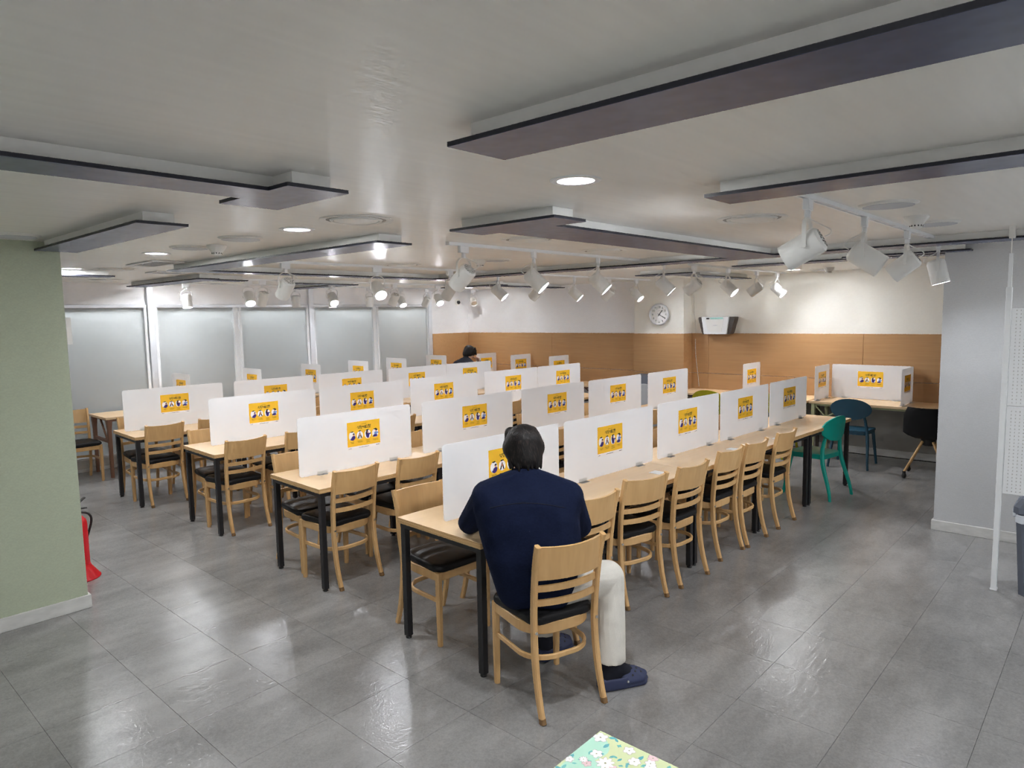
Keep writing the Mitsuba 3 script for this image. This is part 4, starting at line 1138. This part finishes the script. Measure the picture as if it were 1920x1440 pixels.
def sit_person(key, J, R, mats, heading, head_pitch, hair_fn, hand_spec, tw=None):
    """J: joints; R: radii; mats: shirt, trousers; heading of the head in radians"""
    L, head = head_parts(J['head'], heading, head_pitch)
    neck = hull(sph(J['neck'], 0.058), sph(np.array(J['head']) - [0, 0, 0.045], 0.055))
    torso = lambda g: hull(sph(J['hipL'], 0.098+g), sph(J['hipR'], 0.098+g), sph(J['waistL'], R['waist']+g), sph(J['waistR'], R['waist']+g)) + hull(sph(J['waistL'], R['waist']+g), sph(J['waistR'], R['waist']+g), sph(J['chestL'], R['chest']+g), sph(J['chestR'], R['chest']+g)) + hull(sph(J['chestL'], R['chest']+g), sph(J['chestR'], R['chest']+g), sph(J['shL'], 0.066+g), sph(J['shR'], 0.066+g), sph(J['neck'], 0.060+g))
    arm = lambda s, g: chain([(J['sh'+s], 0.064+g), (J['el'+s], 0.047+g), (J['wr'+s], 0.032+g)])
    leg = lambda s, g: chain([(J['hip'+s], 0.098+g), (J['kn'+s], 0.066+g), (J['an'+s], 0.040+g)])
    foot = lambda s, g: hull(sph(J['an'+s], 0.034+g), sph(J['heel'+s], 0.024+g), sph(J['toe'+s], 0.016+g))
    body = head + neck + torso(0) + arm('L', 0) + arm('R', 0) + leg('L', 0) + leg('R', 0) + foot('L', 0) + foot('R', 0)
    for s, (d, n, c) in hand_spec.items():
        body = body + hand_parts(J['wr'+s], d, n, 1 if s == 'R' else -1, c)
    bm = soft(body, 0.011, 6)
    put(key, 'body', shape(bm, 'skin_mat', True))
    for sx in (-1, 1):
        e = trimesh.creation.icosphere(2, 0.0115)
        e.apply_translation(L(sx*0.031, 0.083, 0.010))
        put(key, 'eye', shape(e, 'dark_hole_mat', True))
    collar = hull(sph(np.array(J['neck']) + [0, 0, 0.012], 0.072), sph(np.array(J['neck']) - [0, 0, 0.04], 0.085))
    shirt = torso(0.016) + arm('L', 0.014) + arm('R', 0.014) + collar
    sk = put(key, 'shirt', shape(soft(shirt, 0.02, 14), mats[0], True))
    tr = m3.Manifold()
    for s in 'LR':
        k, a = np.array(J['kn'+s], float), np.array(J['an'+s], float)
        cuff = a + (k-a)*0.10
        mid = k*0.45 + a*0.55
        tr = tr + chain([(J['hip'+s], 0.106), (J['kn'+s], 0.086)])
        ring = m3.Manifold.cylinder(0.012, 0.074, 0.074, 28).translate([float(v) for v in cuff])
        tr = tr + hull(sph(J['kn'+s], 0.086), sph(mid, 0.080), ring)
    tr = tr + hull(sph(J['hipL'], 0.104), sph(J['hipR'], 0.104))
    lo = min(J['anL'][2], J['anR'][2])
    put(key, 'trousers', shape(soft(tr, 0.018, 8), mats[1], True))
    return L, sk


def J3(d):
    return {k: tf(*v) for k, v in d.items()}


man = thing('person', 'man seen from behind in navy shirt and cream trousers, seated at the nearest table', 'person')
JM = J3(dict(hipL=(2.30, 2.235, 0.555), hipR=(2.395, 2.12, 0.555), waistL=(2.265, 2.245, 0.72), waistR=(2.40, 2.09, 0.72), chestL=(2.265, 2.315, 0.90), chestR=(2.425, 2.125, 0.90),
             neck=(2.385, 2.265, 1.055), head=(2.425, 2.315, 1.185), shL=(2.235, 2.375, 0.985), shR=(2.495, 2.095, 0.98),
             elL=(2.335, 2.625, 0.785), wrL=(2.56, 2.70, 0.765), elR=(2.69, 2.175, 0.775), wrR=(2.66, 2.455, 0.765),
             knL=(2.60, 2.50, 0.535), anL=(2.665, 2.40, 0.10), knR=(2.735, 2.035, 0.525), anR=(2.655, 1.955, 0.10),
             heelL=(2.64, 2.385, 0.045), toeL=(2.83, 2.40, 0.04), heelR=(2.625, 1.965, 0.045), toeR=(2.80, 1.885, 0.04)))
hd = math.radians(55) + ROT
Lm, _ = sit_person(man, JM, dict(waist=0.112, chest=0.112), ('navy_cloth_mat', 'cream_cloth_mat'), hd, 0.30, None,
                   {'L': ((1, 0.05, -0.12), (0.1, 0.1, 1), 0.5), 'R': ((0.15, 1, -0.12), (0, 0.1, 1), 0.5)})
SH = trimesh.load(scene[_]['filename'], process=False)
ax_ = JM['shR'] - JM['shL']; ax_[2] = 0; ax_ /= np.linalg.norm(ax_)
fw_ = np.array([-ax_[1], ax_[0], 0.0])
mid_ = (JM['shR'] + JM['shL'])/2
seam = []
for t in np.linspace(-0.175, 0.175, 29):
    o_ = mid_ + ax_*t - fw_*0.8
    o_[2] = 0.985 - 0.022*(t/0.175)**2
    loc, _i, _t = SH.ray.intersects_location([o_], [fw_], multiple_hits=False)
    if len(loc):
        seam.append(loc[0])
if len(seam) > 3:
    put(_, 'yoke_seam', shape(tube(np.array(seam), 0.0022, 6), 'black_cloth_mat', True), label='seam across the shoulders')
# hair: a cap over the skull, longer at the nape, with a ragged hem
cap = hull(sph(Lm(0, -0.032, 0.045), 0.090), sph(Lm(0, 0.035, 0.062), 0.076), sph(Lm(0.030, -0.015, 0.02), 0.076), sph(Lm(-0.030, -0.015, 0.02), 0.076), sph(Lm(0, -0.045, -0.035), 0.070))
for a in np.linspace(-1.45, 1.45, 15):
    x, y = 0.080*math.sin(a), -0.020 - 0.078*math.cos(a)
    ln = 0.055 + 0.012*math.sin(9*a + 1) + 0.015*math.cos(a)
    cap = cap + hull(sph(Lm(x*0.9, y*0.9, 0.02), 0.024), sph(Lm(x*0.95, y*0.95, -ln), 0.009), sph(Lm(x*0.9 + 0.006*math.sin(5*a), y*0.92, -ln-0.018), 0.005))
for a in np.linspace(-0.9, 0.9, 9):
    cap = cap + hull(sph(Lm(0.06*a, 0.02, 0.10), 0.030), sph(Lm(0.075*a, 0.086, 0.055 - 0.008*math.sin(7*a)), 0.010))
face_cut = hull(sph(Lm(0.045, 0.115, 0.0), 0.03), sph(Lm(-0.045, 0.115, 0.0), 0.03), sph(Lm(0.03, 0.10, -0.09), 0.03), sph(Lm(-0.03, 0.10, -0.09), 0.03))
put(man, 'hair', shape(soft(cap - face_cut, 0.010, 5), 'hair_mat', True), label='short black hair')


def clog(an, heel, toe, side):
    a, h_, t_ = (np.array(v, float) for v in (an, heel, toe))
    d = t_ - h_; d[2] = 0; ln = np.linalg.norm(d); d /= ln
    n = np.array([-d[1], d[0], 0])
    P = lambda u, v, z: h_*[1, 1, 0] + d*u + n*v + np.array([0, 0, z])
    sole = hull(*[sph(P(u, v, 0.014), 0.014) for u, v in ((-0.025, 0.022), (-0.025, -0.022), (0.10, 0.034), (0.10, -0.034), (ln+0.005, 0.036), (ln+0.005, -0.036), (ln+0.035, 0.0))])
    upper = hull(*[sph(P(u, v, z), 0.020) for u, v, z in ((0.085, 0.034, 0.035), (0.085, -0.034, 0.035), (0.095, 0.0, 0.092), (ln-0.01, 0.034, 0.036), (ln-0.01, -0.034, 0.036), (ln+0.022, 0.0, 0.038), (ln-0.03, 0.0, 0.068))])
    cup = hull(*[sph(P(u, v, z), 0.016) for u, v, z in ((-0.022, 0.024, 0.02), (-0.022, -0.024, 0.02), (0.09, 0.036, 0.02), (0.09, -0.036, 0.02), (-0.022, 0.022, 0.052), (-0.022, -0.022, 0.052), (0.09, 0.036, 0.05), (0.09, -0.036, 0.05))])
    cup = cup - hull(*[sph(P(u, v, z), 0.024) for u, v, z in ((-0.002, 0.014, 0.075), (-0.002, -0.014, 0.075), (0.08, 0.022, 0.075), (0.08, -0.022, 0.075), (0.0, 0.0, 0.056), (0.07, 0.0, 0.056))])
    ck = put(man, 'clog', shape(soft(sole + upper + cup, 0.012, 5), 'clog_mat', True), label='navy clog with round holes')
    hs = []
    U = trimesh.Trimesh(np.array(upper.to_mesh().vert_properties)[:, :3], np.array(upper.to_mesh().tri_verts))
    for u, v in ((0.115, 0.022), (0.115, -0.022), (0.135, 0.0), (0.150, 0.030), (0.150, -0.030), (0.165, 0.012), (0.165, -0.014), (0.185, 0.026), (0.185, -0.026), (0.130, -0.040), (0.130, 0.040)):
        o = P(u, v, 0.3)
        loc, _, tri = U.ray.intersects_location([o], [[0, 0, -1.0]], multiple_hits=False)
        if len(loc):
            c = trimesh.creation.cylinder(radius=0.0055, height=0.002, sections=12)
            c.apply_transform(trimesh.geometry.align_vectors([0, 0, 1], U.face_normals[tri[0]]))
            c.apply_translation(loc[0])
            hs.append(c)
    put(ck, 'holes', shape(cat_(*hs), 'dark_hole_mat', False))
    rv = trimesh.creation.icosphere(2, 0.0065)
    rv.apply_translation(P(0.095, -0.055*side, 0.045))
    put(ck, 'rivet', shape(rv, 'chrome_mat', True))


for s, sd in (('L', -1), ('R', 1)):
    clog(JM['an'+s], JM['heel'+s], JM['toe'+s], sd)
    sock = chain([(JM['an'+s]*0.85 + JM['kn'+s]*0.15, 0.050), (JM['an'+s], 0.044)]) + hull(sph(JM['an'+s], 0.044), sph(JM['heel'+s] + np.array([0, 0, 0.012]), 0.034), sph(JM['toe'+s], 0.027))
    put(man, 'sock', shape(soft(sock, 0.014, 5), 'black_cloth_mat', True), label='black sock')

far = thing('person', 'black-haired person in a dark jacket at the back wall table, head bent over one hand', 'person')
o = np.array([8.16, 8.63, 0])
JF = {k: o + np.array(v) for k, v in dict(hipL=(0.02, 0.09, 0.555), hipR=(0.02, -0.09, 0.555), waistL=(0.05, 0.09, 0.72), waistR=(0.05, -0.09, 0.72), chestL=(0.11, 0.11, 0.90), chestR=(0.11, -0.11, 0.90),
      neck=(0.17, 0, 1.09), head=(0.25, 0.0, 1.21), shL=(0.13, 0.19, 1.0), shR=(0.13, -0.19, 1.0), elL=(0.40, 0.24, 0.79), wrL=(0.62, 0.06, 0.775), elR=(0.55, -0.13, 0.79), wrR=(0.45, -0.05, 1.03),
      knL=(0.46, 0.12, 0.53), anL=(0.45, 0.12, 0.10), knR=(0.46, -0.12, 0.53), anR=(0.44, -0.12, 0.10), heelL=(0.41, 0.12, 0.045), toeL=(0.60, 0.13, 0.04), heelR=(0.40, -0.12, 0.045), toeR=(0.59, -0.13, 0.04)).items()}
Lf, _ = sit_person(far, JF, dict(waist=0.11, chest=0.11), ('black_cloth_mat', 'black_cloth_mat'), math.radians(-12), 0.55, None,
                   {'L': ((0.6, -0.8, -0.05), (0.1, 0, 1), 0.4), 'R': ((-0.35, 0.05, 0.9), (0.9, -0.3, 0.3), 1.0)})
cap = hull(sph(Lf(0, -0.032, 0.045), 0.092), sph(Lf(0, 0.035, 0.062), 0.080), sph(Lf(0.030, -0.015, 0.02), 0.078), sph(Lf(-0.030, -0.015, 0.02), 0.078), sph(Lf(0, -0.045, -0.035), 0.068))
for a in np.linspace(-0.95, 0.95, 9):
    cap = cap + hull(sph(Lf(0.065*a, 0.02, 0.10), 0.032), sph(Lf(0.080*a, 0.094, 0.035 - 0.008*math.sin(7*a)), 0.010))
fc_ = hull(sph(Lf(0.05, 0.115, -0.01), 0.03), sph(Lf(-0.05, 0.115, -0.01), 0.03), sph(Lf(0.05, 0.07, -0.10), 0.03), sph(Lf(-0.05, 0.07, -0.10), 0.03))
put(far, 'hair', shape(soft(cap - fc_, 0.012, 5), 'hair_mat', True), label='black fringe and hair')
for s in 'LR':
    a, hl, t_ = JF['an'+s], JF['heel'+s], JF['toe'+s]
    put(far, 'shoe', shape(soft(hull(sph(hl, 0.040), sph(t_, 0.036), sph(a - np.array([0, 0, 0.02]), 0.045)), 0.02, 4), 'rubber_mat', True), label='black shoe')
